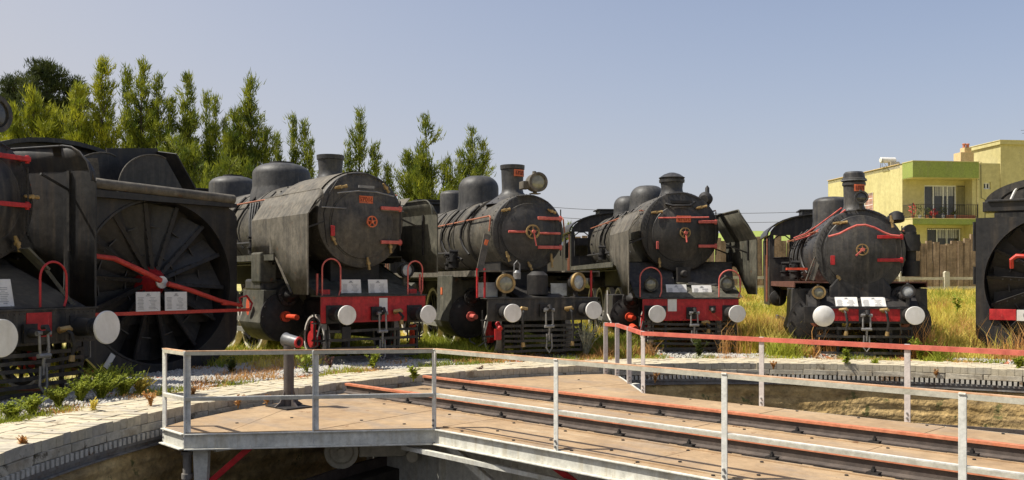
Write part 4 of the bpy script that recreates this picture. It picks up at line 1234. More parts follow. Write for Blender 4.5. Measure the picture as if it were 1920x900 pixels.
b = MB(); b.box((-1.35, 2.75, 1.85), (.36, .50, .62)); b.build('steam_pipe', 'olive', e2, smooth=0, bevel=.04)
b = MB(); b.bar((-1.42, 2.02, 2.08), (-1.42, 1.25, 1.36), .03, .03); b.build('brace', 'dusty', e2, smooth=0)
# oval hole and pipe fans on the boiler side
b = MB()
for k in range(4):
    b.tube([(-.90, 4.1 + k * .16, 3.3), (-1.02, 4.0 + k * .12, 2.9), (-1.05, 3.95 + k * .1, 2.5), (-1.05, 3.9 + k * .1, 2.15)], .025, 7)
b.build('feed_pipe', 'dome', e2)
b = MB(); b.tube([(.97, .75, .70), (1.0, .8, .3)], .07, 8); b.build('sand_pipe', 'orange', e2)
b = MB(); b.box((-.62, .545, .60), (.18, .03, .22)); b.build('step_plate', 'dark', e2, smooth=0)

# --- third: headlight by its chimney, black beam
e3 = locomotive('E3', 'steam locomotive with a big headlight beside its chimney and a black beam', dict(
    zc=2.62, Rs=.82, ys=1.43, Ls=1.6, Rb=.86, yb=8.6, Rd=.625, ddz=0, chim=(2.43, 4.17, .235), cprof=[(-.16, .62), (-.05, .46), (.04, .33), (.12, .25), (.2, .235)],
    domes=((4.9, 4.19, .50, .30), (7.16, 4.04, .36, .12)), zr=1.78, yr0=.75, W=1.35, mboard='dusty', plate=None, cplate=(3.98, .30),
    strapx=(.16, .72), straps=(.30, -.32), wheelx=0, wr=.155, mwheel='brass', crank=(.05, -.30), mchim='front',
    clamps=((-.55, .46, .2, -.2), (.50, .46, .2, .4), (-.50, -.52, .22, 1.2), (.50, -.60, .3, 1.5), (.0, -.72, .2, 1.1)),
    cyl=(.98, 2.5, 1.2, .80, .48), cyltop=1.70, zv=1.22, rv=.20, mcyl='olive', tail=.3, mtail='pink', cabe=3.2, cabt=3.78, cabw=1.42,
    beam=(1.22, .77, 1.215), mbeam='black', buffers=((-1, .95, .18, False), (1, .985, .178, False)), cow=(.86, .70, .12, 6, 0), hoses=((-.52, -1, .65), (.5, 1, .65)), hosedz=.05,
    hrz=.34, hrdrop=.33, coupL=.75, coupdz=.03, boards=(), apron=1, apw=.5,
    lamps=(dict(x=-.80, y=.62, z=1.53, r=.19, L=.24, rim='brass', body='dusty', z0=1.24), dict(x=.84, y=.70, z=1.56, r=.19, L=.16, rim='brass', body='dark', glass='glassgrey', z0=1.24, yaw=.35),
           dict(x=.06, y=1.02, z=3.66, r=.20, L=.36, rim='dusty', body='dusty', glass='glass', z0=3.42, name='headlight'))))
b = MB(); b.box((-.17, 1.2, 3.60), (.16, .26, .16)); b.build('lamp_box', 'dusty', e3, smooth=0, bevel=.01)
b = MB(); b.tube([(-.52, 1.24, 2.62), (-.10, 1.24, 2.62)], .026, 8); b.build('door_bar', 'pink', e3)
b = MB(); b.tube([(.16, 1.24, 2.60), (.66, 1.24, 2.60)], .026, 8); b.build('door_bar', 'pink', e3)
for x in (-1.36, -1.20):
    b = MB(); b.cyl((x, .78, 1.24), (x, .78, 1.84), .024, n=10); b.build('hand_pole', 'red', e3)
b = MB(); b.cyl((1.16, .75, 1.24), (1.16, .75, 1.8), .024, n=10); b.build('hand_pole', 'red', e3)
b = MB(); b.bar((-1.02, 1.15, 2.55), (-1.25, .95, 1.80), .14, .03, up=(0, 1, 0)); b.build('step_strut', 'dusty', e3, smooth=0)
b = MB(); b.box((0, 0, 0), (.07, .012, .24)); o = b.build('builder_plate', 'plate', e3, smooth=0); o.location = (-1.085, 1.08, 2.32); o.rotation_euler = (.1, .28, 0)
b = MB(); b.box((-1.405, 3.3, 1.35), (.012, .14, .16)); b.build('builder_plate', 'plate', e3, smooth=0)
b = MB(); b.box((-1.08, .95, 1.40), (.42, .02, .30)); b.build('notice_board', 'glassgrey', e3, smooth=0)
b = MB(); b.box((.50, .95, 1.40), (.36, .02, .26)); b.build('notice_board', 'glassgrey', e3, smooth=0)
b = MB(); b.tube([(-.62, .62, 1.70), (-.62, .62, 1.92), (-.56, .62, 1.99), (-.50, .62, 1.92), (-.50, .62, 1.7)], .016, 8); b.rings([((-.56, .62, 1.62), .08), ((-.56, .62, 1.75), .08), ((-.56, .62, 1.80), .04)], 14); b.build('lamp_handle', 'greysteel', e3)
b = MB(); b.rings([((-.98, .62, .72), .05), ((-.98, .45, .62), .05)], 12); b.box((-.98, .6, .5), (.12, .1, .22)); b.build('sand_valve', 'red', e3)
b = MB(); b.rings([((.0, .9, 1.3), .22), ((0, .9, 1.7), .22), ((0, .9, 1.78), .12)], 20); b.build('centre_casting', 'dark', e3)

# --- fourth: black front, red beam, deflectors
e4 = locomotive('E4', 'black steam locomotive with a conical chimney cap, wing deflectors and a red beam', dict(
    zc=2.72, Rs=.93, ys=1.5, Ls=2.0, Rb=.88, yb=9.4, Rd=.66, ddz=-.04, chim=(2.25, 4.17, .255), ctop='cap', cprof=[(-.14, .33), (-.03, .30), (.03, .275), (.08, .26), (.14, .252)], domes=((4.9, 4.13, .48, .34), (7.6, 4.10, .42, .30)), cabL=2.0,
    zr=2.02, yr0=2.1, mboard='olive', mfront='black', mboiler='boiler', plate=(.05, .28, .33, .15, None, -.16), strapx=(.40, .84), straps=(.26, -.30), wheelx=.06, wr=.125, mwheel='brass', crank=(.02, -.22),
    clamps=((-.56, .44, .26, -.1), (.48, .56, .26, -.2), (-.50, -.72, .22, 1.5)), cyl=(1.05, 2.2, 1.1, .72, .46), cyltop=1.25, zv=1.15, rv=.22, mcyl='black', cabe=3.15, cabt=3.72, cabw=1.45, cwz=(2.3, 3.0),
    beam=(1.08, .70, 1.18), mbeam='red', buffers=((-1, .87, .185, False), (1, .87, .185, False)), cow=(1.03, .66, .06, 6, .10), coupL=.6, hoses=((.30, 1, .12),), hosedz=-.22,
    arches=((-1.12, -.64, .62, 1.22, 1.88, 'pink'), (.66, 1.14, .62, 1.22, 1.82, 'pink')), boards=((-.22, .85, 1.21, .47, .32, .45), (.36, .85, 1.21, .45, .30, .45)),
    lamps=(dict(x=-.82, y=.85, z=1.50, r=.15, rim='olive', body='olive', glass='glass', z0=1.21), dict(x=.92, y=.85, z=1.52, r=.155, rim='olive', body='olive', glass='glass', z0=1.21)),
    mapron='olive', apw=1.2, hrz=.5, hoses2=1))
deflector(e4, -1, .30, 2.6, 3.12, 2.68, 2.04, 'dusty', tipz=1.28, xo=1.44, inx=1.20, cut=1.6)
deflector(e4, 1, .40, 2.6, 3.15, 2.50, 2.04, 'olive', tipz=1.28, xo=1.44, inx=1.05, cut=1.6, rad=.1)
b = MB(); b.tube([(-.55, 1.28, 3.02), (.62, 1.28, 3.04)], .018, 8); b.build('door_rail', 'pink', e4)
b = MB(); b.box((-.55, 1.38, 2.40), (.06, .03, .18)); b.build('door_latch', 'pink', e4, smooth=0, bevel=.01)
b = MB(); b.tube([(-.34, 1.45, 3.36), (-.2, 1.35, 3.31), (.2, 1.35, 3.31), (.34, 1.45, 3.40)], .03, 8); b.box((0, 1.40, 3.40), (.5, .06, .06)); b.build('lamp_iron', 'dark', e4)
b = MB(); b.rings([((.78, 1.9, 3.52), .12), ((.66, 1.7, 3.50), .17), ((.60, 1.6, 3.48), .10)], 18); b.rings([((.72, 1.75, 3.34), .06), ((.72, 1.75, 3.76), .05), ((.72, 1.75, 3.82), .01)], 12); b.build('turbo_generator', 'dark', e4)
b = MB(); b.box((.02, 1.25, 1.72), (.30, .12, .34)); b.rings([((.02, 1.18, 1.74), .09), ((.02, 1.10, 1.74), .06)], 14); b.build('centre_casting', 'dark', e4)
for s in (-1, 1):
    b = MB(); b.grid([[(s * .16, 1.1, 1.22), (s * 1.12, .95, 1.22)], [(s * .16, 1.75, 2.0), (s * 1.3, 1.75, 2.0)]]); b.build('front_apron', 'front', e4, smooth=0, solid=.015)
b = MB(); b.box((-.42, .53, 1.05), (.20, .012, .28)); b.build('white_notice', 'white', e4, smooth=0)
for x in (-.62, .48):
    b = MB(); b.box((x, .52, .98), (.14, .04, .10)); b.cyl((x, .50, .96), (x, .44, .90), .05, n=12); b.build('lamp_iron', 'dark', e4)
b = MB(); b.tube([(-1.62, 1.9, 1.36), (-1.62, 1.9, .8), (-1.6, 1.5, .6)], .02, 6); b.build('drain_pipe', 'whitemetal', e4)
b = MB(); b.rings([((-1.12, 1.5, .52), .08), ((-1.12, 1.1, .48), .08)], 12); b.build('sand_valve', 'orange', e4)

# --- fifth: low boiler, wavy handrail
e5 = locomotive('E5', 'black steam locomotive with a wavy red handrail across its door and a domed round-topped chimney', dict(
    zc=2.20, Rs=.93, ys=1.0, Ls=1.5, Rb=.86, yb=6.6, Rd=.74, ddz=.04, chim=(1.72, 4.0, .215), ctop='round', ringm='silver', domes=((4.9, 3.72, .46, .14),), cabL=1.9,
    zr=1.55, yr0=1.0, W=1.34, mboard='darkred', mfront='front', mboiler='front', mdome='front', cplate=(3.62, .35), strapx=(.32, .84), straps=(.27, -.22), mstrap='red', wheelx=.0, wr=.125, mwheel='brass', crank=(-.14, -.13),
    clamps=((-.42, .62, .3, -.1), (.62, .64, .26, 1.4), (-.45, -.55, .12, .9)), cyl=(.90, 1.15, 1.0, .70, .56), cyltop=1.42, zv=1.25, rv=.22, mcyl='black', tail=.15, mtail='copper', cabe=2.85, cabt=3.40, cabw=1.38, cwz=(2.0, 2.75), cabz=.9, cfz=(2.22, 2.84),
    drivers=(3.2, 4.6, 6.0), lead=(), rdrv=.62, beam=(.74, .74, 1.0), mbeam='red', buffers=((-1, .86, .215, True), (1, .885, .185, False)), cow=(.95, .62, .05, 4, .12), coupL=.65, hoses=((-.42, 1, .42), (.38, 1, .42)), hosedz=.10,
    boards=((-.32, .62, 1.03, .45, .28, .75), (.22, .62, 1.03, .48, .28, .75)), hrz=.45, hrdrop=0,
    lamps=(dict(x=-.90, y=.55, z=1.34, r=.135, rim='brass', body='dark', glass='glass', z0=1.0), dict(x=.86, y=.55, z=1.37, r=.14, rim='dark', body='front', glass='glassgrey', z0=1.02, yaw=-.2),
           dict(x=.02, y=.95, z=3.36, r=.135, L=.16, rim='front', body='front', glass='pane', z0=3.10, name='headlight')), mapron='dark', apw=1.1, tender=False))
b = MB(); pts = [(x, .72, z) for x, z in ((-.68, 2.52), (-.46, 2.58), (-.28, 2.68), (-.12, 2.75), (.06, 2.76), (.24, 2.70), (.42, 2.60), (.56, 2.54), (.74, 2.52))]
b.tube(pts, .022, 8); b.build('wavy_handrail', 'pink', e5)
b = MB(); b.tube([(-.30, .98, 3.10), (-.70, 1.3, 2.75), (-.92, 2.0, 2.60), (-.95, 4.2, 2.60)], .022, 8); b.tube([(-.34, 1.2, 3.16), (-.76, 1.6, 2.82), (-.96, 2.3, 2.66), (-.98, 4.4, 2.66)], .018, 8); b.build('boiler_handrail', 'pink', e5)
b = MB(); b.rings([((-.92, .75, 2.36), .05), ((-.92, .75, 2.36), .04)], 6); b.box((-.58, .82, 2.02), (.09, .04, .20)); b.build('door_latch', 'red', e5, smooth=0, bevel=.015)
b = MB(); b.prism([(-.62, 1.02), (.62, 1.02), (.62, 1.45), (.40, 1.72), (-.40, 1.72), (-.62, 1.45)], 'y', .95, 1.25); b.build('saddle_plate', 'black', e5, smooth=0, bevel=.03)
b = MB(); b.box((0, .56, .87), (2.4, .04, .36)); b.build('inner_beam', 'dark', e5, smooth=0, bevel=.01)
b = MB(); b.bar((-1.0, .95, 1.60), (-.78, 1.05, 2.25), .10, .03, up=(0, 1, 0)); b.bar((-1.12, .9, 1.58), (-.92, 1.0, 2.1), .02, .02); b.build('step_strut', 'dusty', e5, smooth=0)
b = MB(); b.box((-1.2, 1.9, 1.85), (.44, .3, .05)); b.build('step_plate', 'orange', e5, smooth=0)
# westinghouse style pump on the right
b = MB(); px, py, pz = 1.22, 1.9, 2.1
b.rings([((px, py, pz - .42), .19), ((px, py, pz - .08), .19), ((px, py, pz - .08), .11), ((px, py, pz + .14), .11), ((px, py, pz + .14), .19), ((px, py, pz + .50), .19), ((px, py, pz + .50), .12), ((px, py, pz + .56), .12)], 20)
b.rings([((px - .02, py - .04, pz + .60), .13), ((px - .02, py + .2, pz + .60), .12)], 18); b.cyl((px - .24, py, pz + .3), (px + .2, py, pz + .3), .05, n=10)
b.build('air_pump', 'dark', e5)
b = MB(); b.rings([((.80, 1.3, 2.86), .15), ((.80, 1.35, 3.02), .15), ((.80, 1.35, 3.07), .07)], 16); b.cyl((.62, 1.3, 2.92), (.95, 1.3, 2.92), .07, n=10); b.build('feed_valve', 'dark', e5)

# --- far left: only half in the picture
e1 = locomotive('E1', 'shaded black steam locomotive cropped by the picture edge, two white buffers over the near paving', dict(
    zc=2.75, Rs=.93, ys=1.45, Ls=2.0, Rb=.9, yb=9., Rd=.66, ddz=0, chim=(2.5, 4.2, .25), domes=((4.9, 4.2, .5, .3),), zr=2.05, yr0=2.1, mfront='black', mboiler='black', mdome='black',
    strapx=(.10, .74), wheel=False, straps=(.62, -.06), mstrap='red', clamps=((.80, .08, .24, 0), (.56, -.62, .24, 1.2)), cyl=(1.05, 2.2, 1.1, .72, .46), cyltop=1.25,
    beam=(1.2, .70, 1.18), mbeam='black', buffers=((-1, .87, .24, False), (1, .92, .24, False)), cow=(1.0, .62, .02, 6, .15), coupL=.7,
    arches=((.28, .74, .62, 1.22, 1.86, 'red'),), boards=((-.30, .70, 1.22, .46, .40, .2),), mapron='black', apw=1.1, hoses=((.5, 1, .35),),
    lamps=(dict(x=-.12, y=1.0, z=3.88, r=.25, L=.34, rim='black', body='black', glass='pane', z0=3.6, name='headlight'),)))
deflector(e1, 1, .78, 3.0, 3.66, 3.28, 2.05, 'black_plow', tipz=1.18, xo=1.45, inx=1.36, cut=1.9, rad=.55)
b = MB(); b.box((.18, .53, .98), (.42, .012, .34)); b.build('red_panel', 'red', e1, smooth=0)
b = MB(); b.bar((.55, .95, 1.9), (.95, .7, 1.22), .05, .05); b.bar((.35, 1.0, 2.05), (.62, .9, 1.75), .34, .03); b.build('apron_stay', 'olive', e1, smooth=0)

# ------------------------------------------------------------------ rotary snow ploughs
def snow_plough(key, label, left):
    a, O = TR[key]
    root = empty('rotary_snow_plough', (O[0], O[1], 0), -math.radians(a))
    tag(root, label, 'snow plough', 'rotary snow ploughs on the radial tracks')
    cz, Rr = 1.56, 1.45
    hw, zt = 1.62, 2.98
    # front shield with a round mouth
    def outer(t):
        dx, dz = math.cos(t), math.sin(t)
        # rounded square, bottom corners cut
        cand = []
        k = 1e9
        if abs(dx) > 1e-6: k = min(k, hw / abs(dx))
        if dz > 1e-6: k = min(k, (zt - cz) / dz)
        if dz < -1e-6: k = min(k, (cz + .08) / -dz)
        for sx, sz, lim in ((1, -1, 1.86 if left else 2.0), (-1, -1, 1.86 if left else 2.0), (1, 1, 2.05 if left else 2.4), (-1, 1, 2.05 if left else 2.4)):
            q = (dx * sx + dz * sz) / math.sqrt(2)
            if q > 1e-6: k = min(k, (lim if sz < 0 else lim) / q)
        return dx * k, cz + dz * k
    n = 96
    b = MB()
    outr, inn, inn2 = [], [], []
    for i in range(n + 1):
        t = 2 * PI * i / n
        x, z = outer(t); outr.append((x, 0, z)); inn.append((Rr * 1.02 * math.cos(t), 0, cz + Rr * 1.02 * math.sin(t))); inn2.append((Rr * math.cos(t), .62, cz + Rr * math.sin(t)))
    outb = [(x, .10, z) for x, y, z in outr]
    b.grid([inn2, inn, outr, outb]); b.build('shield', 'black_plow', root, smooth=20)
    b = MB(); b.ringdisc((0, -.02, cz), (0, 1, 0), Rr * 1.0, Rr * 1.025, .05, 72); b.build('mouth_ring', 'black_plow', root)
    b = MB(); b.cyl((0, .60, cz), (0, .64, cz), Rr, n=72); b.build('back_plate', 'black_plow', root)
    # rotor: radial blade plates with stiffening ribs
    rot = empty('rotor', (0, .30, cz), 0, root)
    nb_ = 14
    bl = MB()
    r0, r1 = .16, Rr * .965
    # a tilted, slightly folded wedge plate
    w0, w1 = .05, .262
    bl.add([(-w0, .10, r0), (w0, -.02, r0), (w1, -.12, r1), (-w1, .20, r1), (-w0, .13, r0), (w0, .01, r0), (w1, -.09, r1), (-w1, .23, r1)],
           [(0, 1, 2, 3), (7, 6, 5, 4), (0, 4, 5, 1), (1, 5, 6, 2), (2, 6, 7, 3), (3, 7, 4, 0)])
    bl.box((0, .04, .5), (.13, .05, .02)); bl.box((0, .04, 1.0), (.26, .05, .02))
    src = bl.build('blade', 'front', rot, smooth=0)
    rb_ = MB(); rb_.bar((w0 - .01, -.06, r0), (w1 - .01, -.15, r1), .03, .07)
    for k in range(9):
        t = k / 8; rb_.cyl((w0 + (w1 - w0) * t - .035, -.05 - .07 * t, r0 + (r1 - r0) * t), (w0 + (w1 - w0) * t - .035, -.085 - .07 * t, r0 + (r1 - r0) * t), .016, n=6)
    rsrc = rb_.build('blade_rib', 'dark', rot, smooth=0)
    for k in range(nb_):
        o = src if k == 0 else inst(src, parent=rot)
        o.rotation_euler = (0, 2 * PI * k / nb_ + .12, 0)
        o = rsrc if k == 0 else inst(rsrc, parent=rot)
        o.rotation_euler = (0, 2 * PI * k / nb_ + .12, 0)
    b = MB(); b.rings([((0, .12, 0), .30), ((0, .0, 0), .28), ((0, -.14, 0), .20), ((0, -.26, 0), .12), ((0, -.30, 0), .10)], 28); b.build('hub', 'red', rot)
    b = MB(); b.rings([((0, -.30, 0), .11), ((0, -.335, 0), .11), ((0, -.34, 0), .03)], 24); b.cyl((0, -.33, 0), (0, -.36, 0), .022, n=8); b.build('hub_cap', 'white', rot)
    # red curved arms and cross bar
    b = MB()
    if left:
        b.tube([(-1.75, -.16, cz + .40), (-1.35, -.18, cz + .44), (-1.0, -.20, cz + .40), (-.55, -.18, cz + .22), (-.1, -.14, cz + .03)], [.03, .04, .045, .05, .05], 10)
        b.tube([(.05, -.12, cz - .03), (.5, -.16, cz - .15), (1.05, -.22, cz - .34), (1.5, -.25, cz - .44)], [.05, .045, .04, .035], 10)
        b.tube([(1.1, -.24, cz - .40), (1.35, -.24, cz - .41), (1.5, -.24, cz - .43)], .03, 8)
    else:
        b.tube([(-.90, -.12, cz + .30), (-.90, -.2, cz + .48), (-.80, -.22, cz + .56), (-.62, -.22, cz + .55), (-.3, -.2, cz + .35), (0, -.14, cz + .05)], [.04, .045, .05, .05, .05, .05], 10)
        b.tube([(.05, -.12, cz - .03), (1.05, -.22, cz - .34), (1.5, -.25, cz - .44)], .045, 10)
    b.build('guide_arm', 'armred', root)
    b = MB(); b.bar((-1.62, -.27, 1.03), (1.72, -.27, 1.03), .02, .06) if left else None
    if left:
        b.build('cross_bar', 'armred', root, smooth=0)
        b = MB(); b.tube([(1.72, -.27, 1.03), (1.78, -.25, 1.15), (1.66, -.24, 1.30), (1.52, -.2, 1.26), (1.56, -.24, 1.08)], .022, 8); b.build('hook', 'red', root)
        info_plate(root, -.44, -.30, 1.06, .46, .335, .02); info_plate(root, .10, -.30, 1.06, .44, .33, .02)
        b = MB(); b.box((.12, -.02, .16), (.05, .01, .01)); 
        b = MB(); q = [(Rr * 1.09 * math.cos(t), -.01, cz + Rr * 1.09 * math.sin(t)) for t in np.linspace(-2.62, -2.42, 6)]; q2 = [(Rr * 1.16 * math.cos(t), -.01, cz + Rr * 1.16 * math.sin(t)) for t in np.linspace(-2.62, -2.42, 6)]
    else:
        b = MB(); b.box((-1.08, -.03, .84), (.52, .05, .24)); b.build('beam_end', 'red', root, smooth=0, bevel=.005)
        b = MB(); b.box((.02, -.03, .83), (1.66, .05, .24)); o = b.build('name_board', 'white', root, smooth=0, bevel=.004)
        text_mesh('C A', .17, .003, 'lettering', 'print', o, (-.56, -.058, .83), (PI / 2, 0, 0))
    # hood, deflecting plates and pipe on top
    if left:
        b = MB(); b.tube([(-1.42, .15, 3.12), (-1.38, -.02, 3.18), (-1.28, -.12, 3.21), (-1.1, -.12, 3.20), (1.45, -.12, 3.13)], .088, 14); b.build('top_pipe', 'dusty', root)
        b = MB(); b.prism([(-1.4, 2.98), (1.5, 2.98), (1.5, 3.05), (-1.4, 3.10)], 'y', -.16, .6); b.build('top_deck', 'black_plow', root, smooth=0)
        b = MB(); b.prism([(-1.42, 3.1), (-1.42, 3.62), (-1.12, 3.66), (-1.06, 3.1)], 'y', .1, .13); b.build('hood_plate', 'dusty', root, smooth=0)
        for x0, x1, y_, zt_, m_ in ((-1.1, .35, 1.15, 3.92, 'black'), (-.50, 1.0, .55, 3.90, 'black')):
            b = MB(); pts = [(x0, 3.10)] + [((x0 + x1) / 2 - (x1 - x0) / 2 * math.cos(t) * (1 if t < PI / 2 else .72), 3.10 + (zt_ - 3.1) * math.sin(t) ** .8) for t in np.linspace(.15, PI * .62, 14)] + [(x1 * .95, 3.10)]
            b.prism(pts, 'y', y_, y_ + .03); o = b.build('hood_plate', m_, root, smooth=0)
            b = MB(); b.tube([(q[0], y_ - .005, q[1]) for q in pts[:-1]], .014, 6); b.build('plate_edge', 'dusty', o)
        b = MB(); b.prism([(-.30, 3.1), (-.30, 4.02), (.72, 4.14), (1.20, 3.10)], 'y', 1.25, 1.28); b.build('hood_back', 'black_plow', root, smooth=0)
        b = MB(); b.grid([[(.72, .62, 3.98), (1.32, .62, 3.1)], [(.72, 1.5, 4.12), (1.3, 1.5, 3.1)]]); b.build('hood_side', 'black_plow', root, smooth=0, solid=.02)
        arch = [(-.7 + 1.5 * math.cos(t), 3.55 + .62 * math.sin(t)) for t in np.linspace(0, PI, 17)]
        b = MB(); b.prism([(.8, 1.0)] + arch + [(-2.2, 1.0)], 'y', 2.3, 8.5); cb_ = b.build('cab_body', 'black', root, smooth=30)
        b = MB(); b.prism([(-.7 + 1.56 * math.cos(t), 3.56 + .66 * math.sin(t)) for t in np.linspace(0, PI, 17)] + [(-.7 + 1.50 * math.cos(t), 3.52 + .62 * math.sin(t)) for t in np.linspace(PI, 0, 17)], 'y', 2.1, 8.6); b.build('cab_roof', 'black', root, smooth=30)
        b = MB(); b.box((-1.45, 2.28, 3.50), (.50, .02, .46)); b.build('cab_window', 'glassgrey', cb_, smooth=0)
        b = MB(); b.box((-.95, 2.27, 3.45), (.40, .03, .60)); b.build('shutter', 'dark', cb_, smooth=0)
        b = MB(); b.prism([(-1.32, .20), (-1.18, .42), (-1.10, .36), (-1.24, .14)], 'y', -.035, -.02); o = b.build('torn_label', 'white', root, smooth=0); o.location = (.22, 0, -.05)
    else:
        b = MB(); b.box((0, .25, 3.22), (2.95, .6, .22)); b.box((0, -.08, 3.34), (2.75, .04, .05)); b.build('top_deck', 'black_plow', root, smooth=0, bevel=.01)
        ao = [(1.45 * math.cos(t), 3.30 + .55 * math.sin(t)) for t in np.linspace(0, PI, 24)]; ai = [(1.15 * math.cos(t), 3.33 + .38 * math.sin(t)) for t in np.linspace(PI, 0, 24)]
        b = MB(); b.prism(ao + ai, 'y', .1, .5); b.build('hood_arch', 'black', root, smooth=30)
        b = MB(); b.tube([(-.95, .12, 3.34), (-.85, .12, 3.58), (-.78, .14, 3.66)], .03, 6); b.build('hood_stay', 'white', root)
        b = MB(); b.prism(ao, 'y', 1.9, 8.0); b.box((0, 5.0, 2.3), (2.9, 6.2, 2.2)); b.build('cab_body', 'black', root, smooth=30)
        b = MB(); b.cyl((-1.66, .1, 2.25), (-1.66, .1, 2.9), .03, n=8); b.cyl((-1.66, .15, 1.5), (-1.66, .15, 1.9), .03, n=8); b.build('hinge_pin', 'dark', root)
    b = MB(); b.box((0, 3.5, .8), (2.2, 6, .5)); b.box((0, 1.0, 1.9), (2.6, 1.2, 2.2)); b.build('main_frame', 'dark', root, smooth=0)
    for y_ in (2.5, 4.2, 6):
        for s in (-1, 1): spoked_wheel(root, s * .78, y_, .46, tyre='dark')
    return root
snow_plough('P1', 'black rotary snow plough with two white boards hung on a red bar', True)
snow_plough('P2', 'black rotary snow plough cut off by the picture edge with a red and white board', False)

# ------------------------------------------------------------------ building
bo = empty('apartment_building', (25.83, 60.0, 1.0), math.radians(7))
tag(bo, 'yellow and green two storey apartment block with a planted balcony behind the sleeper fence', 'building')
# local: x to the right along the street front, y back, z from the ground (world z = local + 1)
def bbox(name, x0, x1, y0, y1, z0, z1, mt, parent=None, bevel=0):
    b = MB(); b.box(((x0 + x1) / 2, (y0 + y1) / 2, (z0 + z1) / 2), (x1 - x0, y1 - y0, z1 - z0))
    return b.build(name, mt, parent or bo, smooth=0, bevel=bevel)
ZR = 8.30      # roof edge
# left flank wall with a barred window, front walls with openings
def wall_with(name, axis, fixed, u0, u1, z0, z1, holes, th, mt):
    us = sorted({u0, u1, *[h[0] for h in holes], *[h[1] for h in holes]}); zs = sorted({z0, z1, *[h[2] for h in holes], *[h[3] for h in holes]})
    b = MB()
    for i in range(len(us) - 1):
        for j in range(len(zs) - 1):
            uc, zc_ = (us[i] + us[i + 1]) / 2, (zs[j] + zs[j + 1]) / 2
            if any(h[0] < uc < h[1] and h[2] < zc_ < h[3] for h in holes): continue
            if axis == 'x': b.box((uc, fixed + th / 2, zc_), (us[i + 1] - us[i], th, zs[j + 1] - zs[j]))
            else: b.box((fixed + th / 2, uc, zc_), (th, us[i + 1] - us[i], zs[j + 1] - zs[j]))
    return b.build(name, mt, bo, smooth=0)
FW = .9   # recess of the main front wall behind the balcony edge
wl = wall_with('side_wall', 'y', 0, .31, 10.5, -2, ZR, [(3.7, 4.9, 5.35, 6.75), (3.7, 4.9, 1.9, 3.3)], .3, 'yellow')
wf = wall_with('front_wall', 'x', 0, .0, 4.66, -2, ZR - .1, [(1.55, 3.85, 4.35, 6.90), (1.75, 4.15, 1.75, 4.02)], .3, 'yellow')
wr = wall_with('front_wall', 'x', -.85, 4.66, 6.38, -2, ZR, [(5.22, 5.72, 6.60, 7.05)], .3, 'yellow')
# return between the balcony and the plain wall
bbox('return_wall', 4.40, 4.656, -.85, -.003, -2, ZR - .95, 'yellow')
bbox('stair_tower', 6.383, 11, -.9, 2.2, -2, 9.55, 'yellow')
bbox('tower_cornice', 6.26, 11.2, -1.03, 2.32, 9.553, 9.80, 'yellow')
bbox('tower_cornice', 6.22, 11.25, -1.07, 2.36, 9.803, 9.84, 'cream')
bbox('roof_slab', .0, 6.38, .303, 10.5, ZR - .25, ZR - .02, 'concrete')
bbox('parapet_cap', -.06, .34, .31, 10.55, ZR, ZR + .04, 'brick')
bbox('roof_fascia', -.003, 4.60, -1.25, -.003, ZR - 1.02, ZR + .0, 'green')
bbox('fascia_cap', -.03, 4.63, -1.28, .02, ZR + .003, ZR + .05, 'yellow')
bbox('fascia_soffit', .02, 4.58, -1.2, -.01, ZR - 1.06, ZR - 1.023, 'yellow')
slab = bbox('balcony_slab', -.003, 4.60, -1.25, -.003, 4.24, 4.58, 'green')
bbox('balcony_floor', -.05, 4.63, -1.28, 0, 4.583, 4.62, 'cream')
bbox('slab_end', -.02, -.004, -1.24, -.01, 3.98, 4.579, 'yellow')
bbox('rear_block', .31, 11, 3.2, 10.5, -2, ZR - .26, 'yellow')
# railing of the balcony
b = MB()
for zz in (4.72, 5.52):
    b.bar((.02, -1.2, zz), (4.56, -1.2, zz), .03, .03); b.bar((.02, -1.2, zz), (.02, -.05, zz), .03, .03)
for k in range(37):
    b.box((.02 + k * .125, -1.2, 5.10), (.016, .016, .84))
for k in range(9):
    b.box((.02, -.1 - k * .125, 5.10), (.016, .016, .84))
for x in (.02, 2.3, 4.56): b.box((x, -1.2, 5.12), (.035, .035, .95))
b.build('balcony_railing', 'iron', bo, smooth=0)
# windows and doors
def window(x0, x1, z0, z1, y, parts, bars=True):
    b = MB()
    t = .07
    b.box(((x0 + x1) / 2, y + .12, z1 - t / 2), (x1 - x0, .08, t)); b.box(((x0 + x1) / 2, y + .12, z0 + t / 2), (x1 - x0, .08, t))
    for x in [x0 + t / 2, x1 - t / 2] + parts: b.box((x, y + .12, (z0 + z1) / 2), (t, .084, z1 - z0 - 2 * t))
    f = b.build('window', 'frame_w', bo, smooth=0)
    b = MB(); b.box(((x0 + x1) / 2, y + .16, (z0 + z1) / 2), (x1 - x0, .02, z1 - z0)); b.build('pane', 'pane', f, smooth=0)
    b = MB(); n_ = 40; b.grid([[(x0 + .36 * (x1 - x0) + (x1 - x0) * .58 * i / n_, y + .145 + .012 * math.sin(i * 1.9), z) for i in range(n_ + 1)] for z in (z0 + .72 * (z1 - z0), z1 - .06)]); b.build('curtain', 'curtain', f, smooth=60)
    if bars:
        b = MB()
        k = x0
        while k < x1:
            b.box((k, y - .03, (z0 + z1) / 2), (.016, .016, z1 - z0)); k += .15
        for z in (z0, (z0 + z1) / 2, z1): b.box(((x0 + x1) / 2, y - .03, z), (x1 - x0 + .04, .018, .025))
        b.build('window_bars', 'iron', f, smooth=0)
    return f
window(1.55, 3.85, 4.42, 6.90, 0, [2.25, 2.95, 3.25], False)
window(1.75, 4.15, 1.75, 4.02, 0, [2.5, 3.2], True)
window(5.22, 5.72, 6.60, 7.05, -.80, [5.47], False)
b = MB()
for k in range(9): b.box((3.86 + k * .07, -.06, 5.65), (.014, .014, 2.4))
